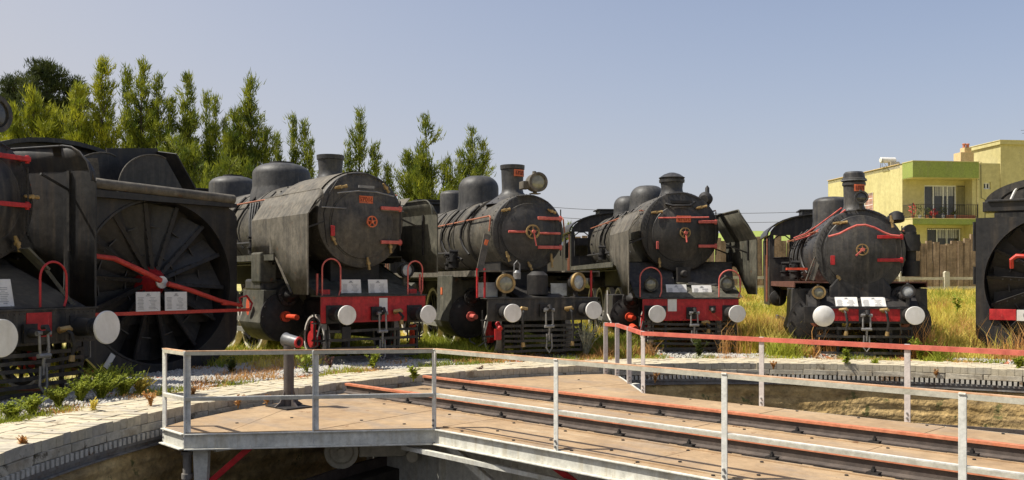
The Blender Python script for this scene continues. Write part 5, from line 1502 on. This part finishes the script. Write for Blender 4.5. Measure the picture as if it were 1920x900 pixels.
for z in (4.5, 5.6, 6.85): b.box((4.14, -.06, z), (.62, .02, .03))
b.build('door_grille', 'iron', bo, smooth=0)
b = MB(); b.box((.16, 4.3, 6.05), (.10, 1.2, 1.4)); wv = b.build('side_window', 'terracotta', bo, smooth=0)
b = MB()
for k in range(7): b.box((-.04, 3.75 + k * .18, 6.05), (.02, .03, 1.4))
for z in (5.45, 5.9, 6.35): b.box((-.05, 4.3, z), (.02, 1.2, .04))
b.build('window_bars', 'frame_w', wv, smooth=0)
# drain pipe, chimney, solar heater
b = MB(); b.cyl((4.75, -.90, -1), (4.75, -.90, ZR - 1), .045, n=8); b.build('drain_pipe', 'cream', bo)
b = MB(); b.box((5.15, 1.2, 8.75), (.95, .8, 1.0)); chm = b.build('roof_chimney', 'brick', bo, smooth=0); b = MB(); b.box((5.3, 1.2, 9.35), (.5, .5, .5)); b.build('chimney_stack', 'brick', chm, smooth=0)
for x in (5.18, 5.44):
    b = MB(); b.rings([((x, 1.2, 9.6), .10), ((x, 1.2, 9.8), .09), ((x, 1.2, 9.84), .13), ((x, 1.2, 9.9), .11)], 12); b.build('chimney_pot', 'terracotta', chm)
sh = empty('solar_water_heater', (25.83 - .05, 60 + 2.2, 1.0 + 8.3), math.radians(7))
sh.scale = (.72, .72, .72); tag(sh, 'white solar water heater tank on a metal stand at the roof edge', 'water heater')
b = MB(); b.rings([((-.75, 0, .72), .02), ((-.75, 0, .72), .22), ((-.70, 0, .72), .27), ((.70, 0, .72), .27), ((.75, 0, .72), .22), ((.75, 0, .72), .02)], 24); b.build('tank', 'white', sh)
b = MB()
for x in (-.6, .6):
    b.bar((x, .3, 0), (x, .1, .7), .04, .04); b.bar((x, -.9, 0), (x, -.1, .6), .04, .04); b.bar((x, -.9, .04), (x, .3, .04), .04, .04)
b.build('stand', 'greysteel', sh, smooth=0)
b = MB(); b.box((.55, -.1, .30), (.9, .5, .5)); b.build('storage_box', 'concrete', sh, smooth=0)
b = MB(); b.cyl((-.9, -.6, 0), (-.9, -.6, .8), .02, n=6)
for k in range(4): b.bar((-1.15, -.6, .45 + k * .1), (-.65, -.6, .45 + k * .1), .012, .012)
b.build('aerial', 'iron', sh, smooth=0)
b = MB(); b.cyl((8.6, -.4, 9.84), (8.6, -.4, 10.8), .02, n=6); b.bar((8.2, -.4, 10.6), (9.0, -.4, 10.65), .02, .02); b.bar((8.3, -.4, 10.4), (8.9, -.4, 10.42), .02, .02); b.build('roof_aerial', 'iron', bo, smooth=0)
b = MB()
for z in (4.0, 7.2): b.cyl((4.80, -.86, z), (4.80, -.86, z + .05), .07, n=8)
b.tube([(5.0, -.87, 8.2), (5.02, -.87, 6.0), (5.3, -.87, 5.9), (5.3, -.87, 3.5)], .018, 5); b.build('wall_cable', 'iron', bo, smooth=0)
# power line far behind the engines
poles = []
for i, (px, lb) in enumerate(((985, 'wooden power pole hidden behind the headlight engine'), (1610, 'wooden power pole hidden behind the wavy-rail engine'))):
    Yp = 78 if i else 74; x_ = (px - 960) / F * Yp; o = empty('power_pole', (x_, Yp, 0)); tag(o, lb, 'power pole', 'power poles behind the engines')
    b = MB(); b.cyl((0, 0, .5), (0, 0, 7.9), .13, .09, 8); b.build('post', 'wood', o); b = MB(); b.box((0, 0, 7.6), (.1, 1.4, .1)); b.build('crossarm', 'wood', o, smooth=0); poles.append(Vector((x_, Yp, 0)))
for zz, yy, lb in ((7.65, -.6, 'upper thin power wire sagging between the engines'), (6.9, .0, 'lower thin power wire sagging between the engines')):
    b = MB(); A, B = poles; ext = (A - B)
    for P0, P1 in ((A, B),):
        b.tube([tuple(P0.lerp(P1, t) + Vector((0, yy, zz - 2.0 * t * (1 - t)))) for t in np.linspace(0, 1, 16)], .018, 4)
    o = b.build('power_wire', 'iron', None); tag(o, lb, 'wire', 'power wires behind the engines')
# flower pots on the balcony
def flower_pot(x, mt_pot, mt_leaf, h, label, wd=.22, nleaf=60):
    p = bo.matrix_basis @ Vector((x, -1.0, 4.62))
    o = empty('flower_pot', tuple(p), math.radians(7)); tag(o, label, 'flower pot', 'flower pots on the balcony')
    b = MB(); b.rings([((0, 0, 0), wd * .35), ((0, 0, .22), wd * .5), ((0, 0, .22), wd * .42), ((0, 0, .18), wd * .40)], 12); b.build('pot', mt_pot, o)
    V = []; T = []
    r = np.random.default_rng(int(x * 100))
    for k in range(nleaf):
        q = r.normal(0, 1, 3) * np.array([wd * .55, wd * .4, h * .28]) + np.array([0, 0, .22 + h * .5]); d1 = r.normal(0, .07, 3); d2 = r.normal(0, .07, 3)
        V += [q, q + d1, q + d2]; T.append((3 * k, 3 * k + 1, 3 * k + 2))
    raw_mesh('leaves', np.array(V), np.array(T), mt_leaf, o)
bpy.context.view_layer.update()
bo_m = bo.matrix_world.copy(); bo.matrix_basis = bo_m
for x, mp, ml, h, lb in ((.15, 'terracotta', 'flower', .75, 'balcony pot of tall red blossom at the open left corner'), (.62, 'frame_w', 'bush', .7, 'balcony pot with a bushy green plant beside the red blossom'),
                         (1.15, 'terracotta', 'bush', .42, 'terracotta balcony pot with low green leaves right of the bushy plant'), (1.60, 'terracotta', 'flower', .35, 'terracotta balcony pot with low red flowers under the window'),
                         (2.25, 'frame_w', 'bush', .55, 'pale balcony pot with green leaves below the window middle'), (3.05, 'curtain', 'bush', .3, 'grey balcony pot with small leaves near the glass door')):
    flower_pot(x, mp, ml, h, lb)
for x, wd, lb in ((2.65, .6, 'short brown window box of seedlings on the balcony floor'), (3.8, 1.3, 'long reddish window box on the balcony floor before the grille')):
    p = bo_m @ Vector((x, -1.0, 4.62)); o = empty('planter_box', tuple(p), math.radians(7)); tag(o, lb, 'planter')
    b = MB(); b.box((0, 0, .11), (wd, .22, .22)); b.build('trough', 'terracotta', o, smooth=0, bevel=.01); b = MB(); b.box((0, 0, .225), (wd - .06, .16, .01)); b.build('soil', 'bark', o, smooth=0)

# ------------------------------------------------------------------ fences at the back
sf = empty('sleeper_fence', (0, 42, 0)); tag(sf, 'tall fence of upright weathered railway sleepers in front of the yellow house', 'fence')
x = -2.0
smesh = []
for k in range(8):
    b = MB(); b.box((0, 0, 1.1 + k * .03), (.25, .15, 2.35 + k * .06)); me = b.mesh('sleeper', 0); me.materials.append(M['wood']); smesh.append(me)
k = 0
while x < 24.5:
    o = bpy.data.objects.new('sleeper', smesh[random.randrange(8)]); COL.objects.link(o); o.parent = sf
    o.location = (x, random.uniform(-.03, .03), ground_z(x, 42) - .02 + random.uniform(-.06, .06)); o.rotation_euler = (random.uniform(-.01, .01), random.uniform(-.018, .018), random.uniform(-.05, .05))
    md = o.modifiers.new('b', 'BEVEL') if False else None
    x += .275 + random.uniform(0, .012); k += 1
cf = empty('concrete_fence', (0, 40.6, 0)); tag(cf, 'low pale concrete post and rail fence before the upright sleepers', 'fence')
pb_ = MB(); pb_.prism([(-.11, -.3), (.11, -.3), (.11, .98), (.05, 1.04), (-.05, 1.04), (-.11, .98)], 'y', -.09, .09); pm_ = pb_.mesh('post', 0); pm_.materials.append(M['concrete'])
rm_ = MB(); rm_.box((0, 0, 0), (1.92, .10, .12)); rm2 = rm_.mesh('rail', 0); rm2.materials.append(M['concrete'])
x = 19.45 - 2.0 * 9
while x < 24:
    gz = ground_z(x, 40.6) - .05
    o = bpy.data.objects.new('post', pm_); COL.objects.link(o); o.parent = cf; o.location = (x, 0, gz)
    for zz in (.72, .30):
        o = bpy.data.objects.new('rail', rm2); COL.objects.link(o); o.parent = cf; o.location = (x + 1.0, .02, gz + zz)
    x += 2.0

# ------------------------------------------------------------------ vegetation
def needles(org, dirs, length, width, r):
    """thin pointed leaf triangles: org (n,3), dirs (n,3) unit"""
    n = len(org)
    side = np.cross(dirs, r.normal(0, 1, (n, 3))); side /= np.linalg.norm(side, axis=1, keepdims=True) + 1e-9
    L_ = (length * r.uniform(.6, 1.2, n))[:, None]; W_ = (width * r.uniform(.7, 1.3, n))[:, None]
    V = np.stack([org - side * W_ * .5, org + side * W_ * .5, org + dirs * L_], 1).reshape(-1, 3)
    return V, np.arange(3 * n).reshape(-1, 3)

def norm(v): return v / (np.linalg.norm(v, axis=-1, keepdims=True) + 1e-9)

def tree(loc, leaders, label, leaf, seed, density=1.0, up=.55, droop=0, group='feathery trees behind the locomotives', base=1.2, needle=.33, nw=.050, cat='tree'):
    """leaders: list of (dx, dy, top z, radius at the bottom); each leader is a rising stem carrying up-swept branches"""
    r = np.random.default_rng(seed)
    root = empty('tree', loc); tag(root, label, cat, group)
    tb_ = MB(); V = []; sub = []
    for li, (dx, dy, top, rad) in enumerate(leaders):
        b0 = Vector((dx * .15, dy * .15, .0)) if li else Vector((0, 0, -.2))
        pts = [b0 + (Vector((dx, dy, top)) - b0) * t + Vector((dx * .25 * math.sin(PI * t), dy * .2 * math.sin(PI * t), 0)) + Vector((r.uniform(-.06, .06), r.uniform(-.06, .06), 0)) * (t > 0) for t in np.linspace(0, 1, 8)]
        tb_.tube(pts, [max(.015, .16 * (1 - t) ** 1.1 * (1 if li == 0 else .7)) for t in np.linspace(0, 1, 8)], 6)
        z0 = base; nbr = int((top - z0) * 7.5 * density)
        for k in range(nbr):
            t = (k + r.uniform(0, 1)) / nbr
            z = z0 + (top - z0) * t
            f = z / top; i0 = min(6, int(f * 7)); P = pts[i0].lerp(pts[i0 + 1], f * 7 - i0)
            az = r.uniform(0, 2 * PI); lump = .5 + .8 * (.5 + .5 * math.sin(z * 1.7 + az * 2 + seed + li * 2) * math.cos(az - z * .9 + seed))
            prof = (1 - t) ** .75 * (.55 + .45 * min(1, t * 5)) + .05
            if r.uniform() < .06 + .2 * (math.sin(az * 2 + z * 1.3 + seed * 3 + li) > .75): continue
            Lb = rad * 1.7 * prof * (r.uniform(.45, 1.0) + (.55 if r.uniform() < .12 else 0)) * lump
            el = up + .12 + r.uniform(-.35, .35) + .35 * t
            d = np.array([math.cos(az) * math.cos(el), math.sin(az) * math.cos(el), math.sin(el)])
            p0 = np.array(P); nsp = max(2, int(Lb * 6.5))
            endp = p0 + d * Lb + np.array([0, 0, Lb * .12 - droop * Lb])
            if Lb > .5: tb_.tube([tuple(p0), tuple(p0 * .5 + endp * .5 - np.array([0, 0, Lb * .05])), tuple(endp)], [.028, .018, .006], 4)
            for q in range(nsp):
                s = .28 + .72 * (q + r.uniform(0, 1)) / nsp
                c = p0 + (endp - p0) * s
                m = int(r.integers(11, 17) * min(1.6, density ** .5))
                dd = norm(d * .8 + r.normal(0, .42, (m, 3)) + np.array([0, 0, .5 - droop]))
                oo = c + r.normal(0, .11, (m, 3))
                v, _ = needles(oo, dd, needle, nw, r)
                V.append(v)
    tb_.build('trunk', 'bark', root, smooth=40)
    V = np.concatenate(V); raw_mesh('crown', V, np.arange(len(V)).reshape(-1, 3), leaf, root)
    return root

def pine(loc, ht, rad, label, leaf, seed, nclump=260, zmin=.2):
    r = np.random.default_rng(seed)
    root = empty('pine_tree', loc); tag(root, label, 'tree', 'feathery trees behind the locomotives')
    tb_ = MB(); tb_.tube([(0, 0, -.2), (.1, 0, ht * .5), (0, .1, ht * .97)], [.3, .18, .04], 8)
    V = []
    for k in range(nclump):
        t = zmin + (1 - zmin) * (k / nclump) ** .8; az = r.uniform(0, 2 * PI); rr = rad * (1 - ((t - .35) / .68) ** 2 * (1 if t > .35 else .3)) ** .6 * (.35 + .65 * r.uniform(0, 1) ** .5) if True else 0
        rr = float(np.nan_to_num(rr, nan=.2))
        lump = .75 + .35 * math.sin(az * 3 + t * 9 + seed)
        c = np.array([math.cos(az) * rr * lump, math.sin(az) * rr * lump, ht * t + r.uniform(-.3, .3)])
        if k % 3 == 0: tb_.tube([(0, 0, max(.3, c[2] - rr * .5)), tuple(c * [.6, .6, 1] - [0, 0, rr * .12]), tuple(c)], [.05, .03, .012], 5)
        m = 70; o = norm(r.normal(0, 1, (m, 3))); cs = r.uniform(.28, .58)
        pts = c + o * cs * np.array([1, 1, .65]) * r.uniform(.3, 1, (m, 1)); dd = norm(o * .6 + np.array([0, 0, .75]) + r.normal(0, .3, (m, 3)))
        v, _ = needles(pts, dd, .26, .055, r); V.append(v)
    tb_.build('trunk', 'bark', root, smooth=40)
    V = np.concatenate(V); raw_mesh('crown', V, np.arange(len(V)).reshape(-1, 3), leaf, root)

def tpos(px, Y):
    x = (px - 960) / F * Y
    return (x, Y, ground_z(x, Y))
def ztop(py, Y, loc): return H - (py - 525) * Y / F - loc[2]

Y = 52; l = tpos(85, Y); pine(l, ztop(122, Y, l), 2.9, 'dark rounded pine with dense crown at the left edge', 'leaf_c', 11, 420)
Y = 54; l = tpos(25, Y); pine(l, ztop(150, Y, l), 2.4, 'dark pine half cut off by the left picture edge', 'leaf_c', 12, 260)
Y = 53; l = tpos(143, Y); pine(l, ztop(150, Y, l), 1.5, 'narrow dark pine between the rounded pine and the yellow-green trees', 'leaf_c', 13, 160)
def T(px, Y, tops, rad, label, leaf, seed, **kw):
    l = tpos(px, Y); ld = []
    for i, (tx, ty, rr) in enumerate(tops):
        ld.append(((tx - px) / F * Y, random.uniform(-.4, .4) if i else 0, ztop(ty, Y, l), rr))
    return tree(l, ld, label, leaf, seed, **kw)
T(60, 44, [(60, 185, 2.2), (20, 205, 1.7), (105, 215, 1.5)], 0, 'low yellow-green feathery tree in front of the dark pines', 'leaf_a', 21, density=1.5)
T(190, 44, [(192, 118, 1.7), (150, 170, 1.5), (165, 240, 1.4)], 0, 'bright yellow-green feathery tree with a blunt twin top', 'leaf_a', 22, density=1.5)
T(245, 45, [(268, 118, 1.3), (232, 130, 1.0), (298, 150, 1.2), (285, 190, 1.1), (255, 230, 1.7)], 0, 'tall feathery tree with several leaning spires right of the blunt one', 'leaf_b', 23, density=1.3)
T(345, 45, [(350, 145, 1.25), (322, 195, .95), (345, 230, 1.6)], 0, 'feathery tree with one slim spire over the snow plough', 'leaf_b', 24, density=1.35)
T(392, 46, [(388, 180, 1.0), (408, 188, .8), (395, 240, 1.3), (420, 225, .8)], 0, 'open feathery tree with a split pale top above the snow plough pipe', 'leaf_b', 25, density=1.0, up=.8)
T(462, 44, [(470, 158, 1.35), (450, 215, 1.5), (498, 250, 1.1), (440, 270, 1.5)], 0, 'dense cypress-like feathery tree beside the domes of the dusty engine', 'leaf_b', 26, density=1.5)
T(548, 47, [(550, 222, 1.05), (572, 232, .75), (522, 258, .75), (584, 270, .7)], 0, 'small feathery tree with forked tips behind the large dome', 'leaf_b', 27, density=1.1, up=.75)
T(675, 47, [(674, 213, 1.05), (705, 278, .9), (655, 275, .7), (728, 315, .6)], 0, 'narrow pointed tree right of the wide chimney', 'leaf_b', 28, density=1.25)
T(795, 46, [(797, 222, 1.15), (840, 305, 1.1), (765, 290, 1.0), (790, 300, 1.7)], 0, 'conical pointed tree with bare whips between two locomotives', 'leaf_b', 29, density=1.3)
T(883, 50, [(885, 248, 1.15), (905, 268, .9), (862, 288, .9), (880, 310, 1.1)], 0, 'round-headed airy tree behind the dome of the headlight engine', 'leaf_b', 30, density=1.1, up=.5, base=3)
T(1066, 60, [(1066, 425, .9)], 0, 'tiny green treetop beside the cab of the red-beamed engine', 'leaf_b', 31, density=1.2, base=1.0)
# lower greenery closing the view behind the ploughs
for i, (px, ty, lb) in enumerate(((30, 290, 'low bush behind the cropped engine at far left'), (330, 265, 'low bush filling the gap right of the leaning spires'), (430, 300, 'low bush between the two spired trees'), (600, 330, 'low bush behind the wide chimney'))):
    T(px, 42, [(px, ty, 2.0), (px - 30, ty + 25, 1.6), (px + 30, ty + 20, 1.6)], 0, lb, 'leaf_b', 40 + i, density=.9, base=.8)

# grass blades in fields
def blade_field(name, n, fn, ht, wd, mat_, seed, kind='stuff', lean=.35, clump=6):
    r = np.random.default_rng(seed)
    c = fn(n // clump, r)
    base = np.repeat(c, clump, 0) + np.concatenate([r.normal(0, .05, (len(c) * clump, 2))], 1)
    z = np.array([ground_z(x, y) for x, y in c]); z = np.repeat(z, clump)
    org = np.column_stack([base, z - .02])
    d = norm(np.column_stack([r.normal(0, lean, (len(org), 2)), np.ones(len(org))]))
    hh = ht * r.uniform(.5, 1.25, len(org)) * np.repeat(r.uniform(.6, 1.2, len(c)), clump)
    side = norm(np.column_stack([r.normal(0, 1, (len(org), 2)), np.zeros(len(org))]))
    W_ = (wd * r.uniform(.6, 1.4, len(org)))[:, None]
    mid = org + d * hh[:, None] * .55; tip = org + d * hh[:, None] + np.column_stack([r.normal(0, .25, (len(org), 2)) * hh[:, None], np.zeros(len(org))])
    V = np.stack([org - side * W_ * .5, org + side * W_ * .5, mid + side * W_ * .35, tip, mid - side * W_ * .35], 1).reshape(-1, 3)
    k = np.arange(len(org))[:, None] * 5
    Tt = np.concatenate([np.hstack([k, k + 1, k + 2]), np.hstack([k, k + 2, k + 4]), np.hstack([k + 4, k + 2, k + 3])])
    o = raw_mesh(name, V, Tt, mat_); o['kind'] = kind
    return o

def patchy(fn, sc_, thr, seed):
    def f(n, r):
        out = []
        while sum(len(o) for o in out) < n:
            c = fn(n, r); k = np.array([mnoise.noise(Vector((x * sc_, y * sc_, seed))) for x, y in c]); out.append(c[k > thr])
        return np.concatenate(out)[:n]
    return f
def off_track(c, wdt=1.25):
    keep = np.ones(len(c), bool)
    for k, (a, O) in TR.items():
        d, p = radial(a); rel = c - np.array(O)[None]
        al = rel @ np.array([d.x, d.y]); ac = rel @ np.array([p.x, p.y])
        keep &= ~((np.abs(ac) < wdt) & (al > -1.5) & (al < 1.5))
        keep &= ~((np.abs(np.abs(ac) - .75) < .08) & (al > -1.5))
    return keep
def sector(a0, a1, r0, r1, power=1.0, track=None):
    def f(n, r):
        a = np.radians(r.uniform(a0, a1, n * 3)); t = r.uniform(0, 1, n * 3) ** power
        rr = r0 + (r1 - r0) * t; c = np.column_stack([CX + rr * np.sin(a), CY + rr * np.cos(a)])
        if track: c = c[off_track(c, track)]
        return c[:n]
    return f
# big field on the right, between and beyond the tracks
blade_field('yellow_grass', 110000, sector(-8, 36, 11.2, 36, 1.0, 1.3), .32, .016, 'grass_y', 1)
blade_field('green_grass', 42000, patchy(sector(-12, 36, 10.4, 33, 1.2, 1.2), .35, .02, 2), .42, .018, 'grass_g', 2)
blade_field('dry_grass', 40000, patchy(sector(-14, 34, 10.5, 30, 1.2, 1.0), .45, .05, 5), .32, .018, 'grass_d', 3)
blade_field('dry_weed_stalks', 5000, patchy(sector(-4, 34, 11.0, 20, 1.2, .4), .9, .15, 31), .75, .014, 'grass_d', 31, lean=.18, clump=4)
blade_field('tall_grass', 16000, patchy(sector(-4, 34, 10.8, 26, 1.1, .8), .8, .12, 33), .62, .016, 'grass_y', 33, lean=.22, clump=8)
# strips between the other engines
blade_field('green_grass', 30000, patchy(sector(-40, -6, 10.9, 20, 1.2, 1.0), .5, -.05, 7), .30, .018, 'grass_g', 4)
blade_field('green_grass', 12000, patchy(sector(-75, -40, 12.5, 22, 1.2, .8), .5, -.05, 7), .26, .018, 'grass_g', 44)
blade_field('yellow_grass', 14000, patchy(sector(-66, -6, 11.6, 22, 1.2, 1.0), .5, -.1, 8), .26, .016, 'grass_y', 5)
blade_field('dry_grass', 9000, patchy(sector(-60, -6, 10.35, 14, 1.3), .8, .1, 9), .14, .016, 'grass_d', 6)
# low weeds along the outer edge of the coping
blade_field('green_grass', 9000, patchy(sector(-100, 50, R_OUT - .08, R_OUT + .5, 1.2), 1.2, .05, 11), .13, .016, 'grass_g', 7)
blade_field('dry_grass', 6000, patchy(sector(-100, 50, R_OUT - .12, R_OUT + .35, 1.2), 1.3, .1, 12), .10, .016, 'grass_d', 8)

# ballast
def ballast(name, n, fn, seed, size=.035):
    r = np.random.default_rng(seed); c = fn(n, r); n = len(c)
    z = np.array([ground_z(x, y) for x, y in c]) + r.uniform(-.01, .03, n)
    base = norm(np.array([(1, 0, 0), (-1, 0, 0), (0, 1, 0), (0, -1, 0), (0, 0, 1), (0, 0, -1)], float))
    tri = np.array([(0, 2, 4), (2, 1, 4), (1, 3, 4), (3, 0, 4), (2, 0, 5), (1, 2, 5), (3, 1, 5), (0, 3, 5)])
    V = base[None] * (size * r.uniform(.5, 1.4, (n, 6, 1))) * np.array([1, 1, .7]) + np.column_stack([c, z])[:, None]
    Tt = (tri[None] + 6 * np.arange(n)[:, None, None]).reshape(-1, 3)
    o = raw_mesh(name, V.reshape(-1, 3), Tt, 'ballast'); o['kind'] = 'stuff'
def near(a, r0, r1, hw_):
    d, p = radial(a)
    def f(n, r):
        t = r.uniform(r0, r1, n); s = np.clip(r.normal(0, hw_ * .5, n), -hw_, hw_)
        return np.column_stack([CX + d.x * t + p.x * s, CY + d.y * t + p.y * s])
    return f
ballast('ballast', 26000, sector(-64, -30, 10.3, 13.0, .9), 1)
ballast('ballast', 4000, near(-46.5, 10.3, 14, 1.0), 2)
ballast('ballast', 2500, near(3.5, 10.3, 11.2, .8), 3)
ballast('ballast', 3000, near(27, 10.5, 14.5, .7), 4, .03)
ballast('ballast', 3500, near(-70, 10.2, 12, 1.6), 5)
for a in (-37.5, -20, -4, 11, 34): ballast('ballast', 2600, near(a, 10.25, 14, 1.2), 120 + int(a))

# individual weeds and bushes
def weed(loc, h, mt_, label, seed, stems=5, leafn=22, spread=.35, name='weed', lw=.03, ll=.11, group=None, pale=False):
    r = np.random.default_rng(seed); root = empty(name, loc); tag(root, label, 'plant', group)
    sb_ = MB(); V = []
    for k in range(stems):
        az = r.uniform(0, 2 * PI); ln = r.uniform(.05, 1) * spread
        p1 = np.array([math.cos(az) * ln * h, math.sin(az) * ln * h, h * r.uniform(.65, 1.05)])
        sb_.tube([(0, 0, -.03), tuple(p1 * [.35, .35, .5]), tuple(p1)], [.008, .006, .003], 4)
        for q in range(leafn):
            t = r.uniform(.08, 1); c = p1 * [t ** 1.5, t ** 1.5, t]; dd = norm(r.normal(0, 1, 3) * [1, 1, .5] + [0, 0, .5])
            sd = norm(np.cross(dd, [0, 0, 1.]) + r.normal(0, .2, 3)); L_ = ll * r.uniform(.5, 1.2) * (1.15 - .5 * t); W_ = lw * r.uniform(.6, 1.2)
            V += [c, c + dd * L_ * .5 + sd * W_, c + dd * L_, c + dd * L_ * .5 - sd * W_]
    sb_.build('stem', mt_, root, smooth=40)
    V = np.array(V); raw_mesh('leaves', V, np.arange(len(V)).reshape(-1, 4), mt_, root)
    return root
W = weed
def wp(a, r_): x, y, _ = pol(r_, math.radians(a)); return (x, y, -.01)
def gp(px, py, z=0.):
    s = (py - 525) / (H - z); return ((px - 960) / s, F / s, z)
# big green bushes in front of the snow plough and the cropped engine
for i, (px, py, h, lb) in enumerate(((150, 752, .46, 'leafy green weed clump under the pilot of the cropped engine'), (190, 748, .50, 'tall leafy weed clump below the right white buffer at the left'), (232, 742, .44, 'leafy weed clump in front of the snow plough base'),
                                     (262, 738, .30, 'yellow-green low weed right of the weed clumps at the plough'), (110, 762, .34, 'spreading weed clump at the outer paving edge on the left'), (60, 775, .30, 'low weed clump close to the left picture edge'),
                                     (20, 785, .26, 'weed clump at the left picture edge by the pale paving'), (205, 735, .55, 'tallest weed spikes just before the plough shield'))):
    W(gp(px, py), h * .72, 'grass_g' if i != 3 else 'grass_y', lb, 100 + i, stems=36, leafn=34, spread=1.1, name='weed_bush', ll=.06, lw=.013, group='weed clumps by the snow plough')
W(gp(435, 700), .32, 'bush', 'dark upright weed standing in the ballast right of the plough', 120, stems=6, leafn=20, spread=.3)
W(gp(575, 700), .42, 'grass_g', 'bright green broad-bladed weed beside the lever post', 121, stems=8, leafn=8, spread=.6, ll=.20, lw=.03)
W(gp(700, 692), .40, 'grass_g', 'tuft of green weed on the paving before the red beam', 122, stems=12, leafn=12, spread=.5)
W(gp(775, 712), .22, 'grass_g', 'small green tuft growing at the end of the bridge rail', 123, stems=9, leafn=12, spread=.6)
W(gp(1098, 668), .70, 'paleleaf', 'pale flowering bush between the headlight engine and the railing', 124, stems=50, leafn=22, spread=.7, name='weed_bush', ll=.06, lw=.018)
W(gp(1085, 664), .62, 'bush', 'green bush behind the pale flowering one', 125, stems=30, leafn=24, spread=.7, name='weed_bush', ll=.08, lw=.02)
W(gp(1310, 668), .42, 'bush', 'dark green weed under the red-beamed engine hook', 126, stems=8, leafn=18, spread=.5)
W(gp(1588, 682), .34, 'grass_g', 'upright yellow-green weed on the coping before the wavy-rail engine', 127, stems=6, leafn=22, spread=.25)
W(gp(1742, 655), .62, 'grass_g', 'tall green weed right of the wavy-rail engine', 128, stems=22, leafn=24, spread=.6, name='weed_bush', ll=.09, lw=.02)
W(gp(1725, 672), .40, 'grass_g', 'lower green weed at the coping right of the wavy-rail engine', 129, stems=20, leafn=22, spread=.8, name='weed_bush', ll=.09, lw=.02)
W(gp(1886, 655), .52, 'grass_g', 'single leggy weed growing in front of the right snow plough', 130, stems=3, leafn=30, spread=.2)
W(gp(1912, 690), .22, 'grass_g', 'low weed by the right snow plough at the picture edge', 131, stems=14, leafn=14, spread=.8)
W(gp(1640, 690, -.1), .18, 'grass_g', 'green weed hanging in the coping joint left of the railing post', 132, stems=6, leafn=14, spread=.8)
W((gp(1672, 575, 1.0)[0] - .0, 17.4, 1.02), .34, 'grass_g', 'green weed sprouting on the beam of the wavy-rail engine', 133, stems=4, leafn=14, spread=.3)
for i, (px, py, z, h, mt_, lb) in enumerate(((206, 812, -.22, .20, 'grass_g', 'round green weed on the ledge of the left pit wall'), (180, 822, -.26, .16, 'bush', 'small dark weed left of the round one on the pit ledge'),
        (44, 842, -.05, .14, 'grass_d', 'dry weed in a coping joint at the lower left'), (175, 770, 0, .14, 'grass_y', 'dry yellow tuft on the paving at the left'), (283, 760, 0, .20, 'grass_d', 'reddish dry stalks on the coping left of the railing corner'),
        (363, 745, -.05, .18, 'grass_d', 'rusty dry plant behind the corner railing post'), (446, 762, -.12, .16, 'grass_d', 'dry orange weed at the edge of the bridge deck'), (500, 756, -.12, .12, 'grass_d', 'small dry weed beside the lever post plate'),
        (1228, 715, -.24, .22, 'grass_d', 'dry brown weed in the rack behind the far railing post'), (1755, 705, -.18, .16, 'grass_d', 'red-brown weed at the coping notch on the right'), (1450, 690, -.06, .12, 'grass_d', 'rusty weed in the coping joint left of the far railing post'),
        (900, 700, -.08, .14, 'darkred', 'dark red stalk on the coping below the headlight engine'), (1195, 668, 0, .2, 'grass_y', 'yellow tuft on the coping behind the stepped railing'), (620, 690, 0, .22, 'darkred', 'brown withered weed under the red beam'))):
    W(gp(px, py, z), h, mt_, lb, 150 + i, stems=9, leafn=12, spread=.7, ll=.06, lw=.014)
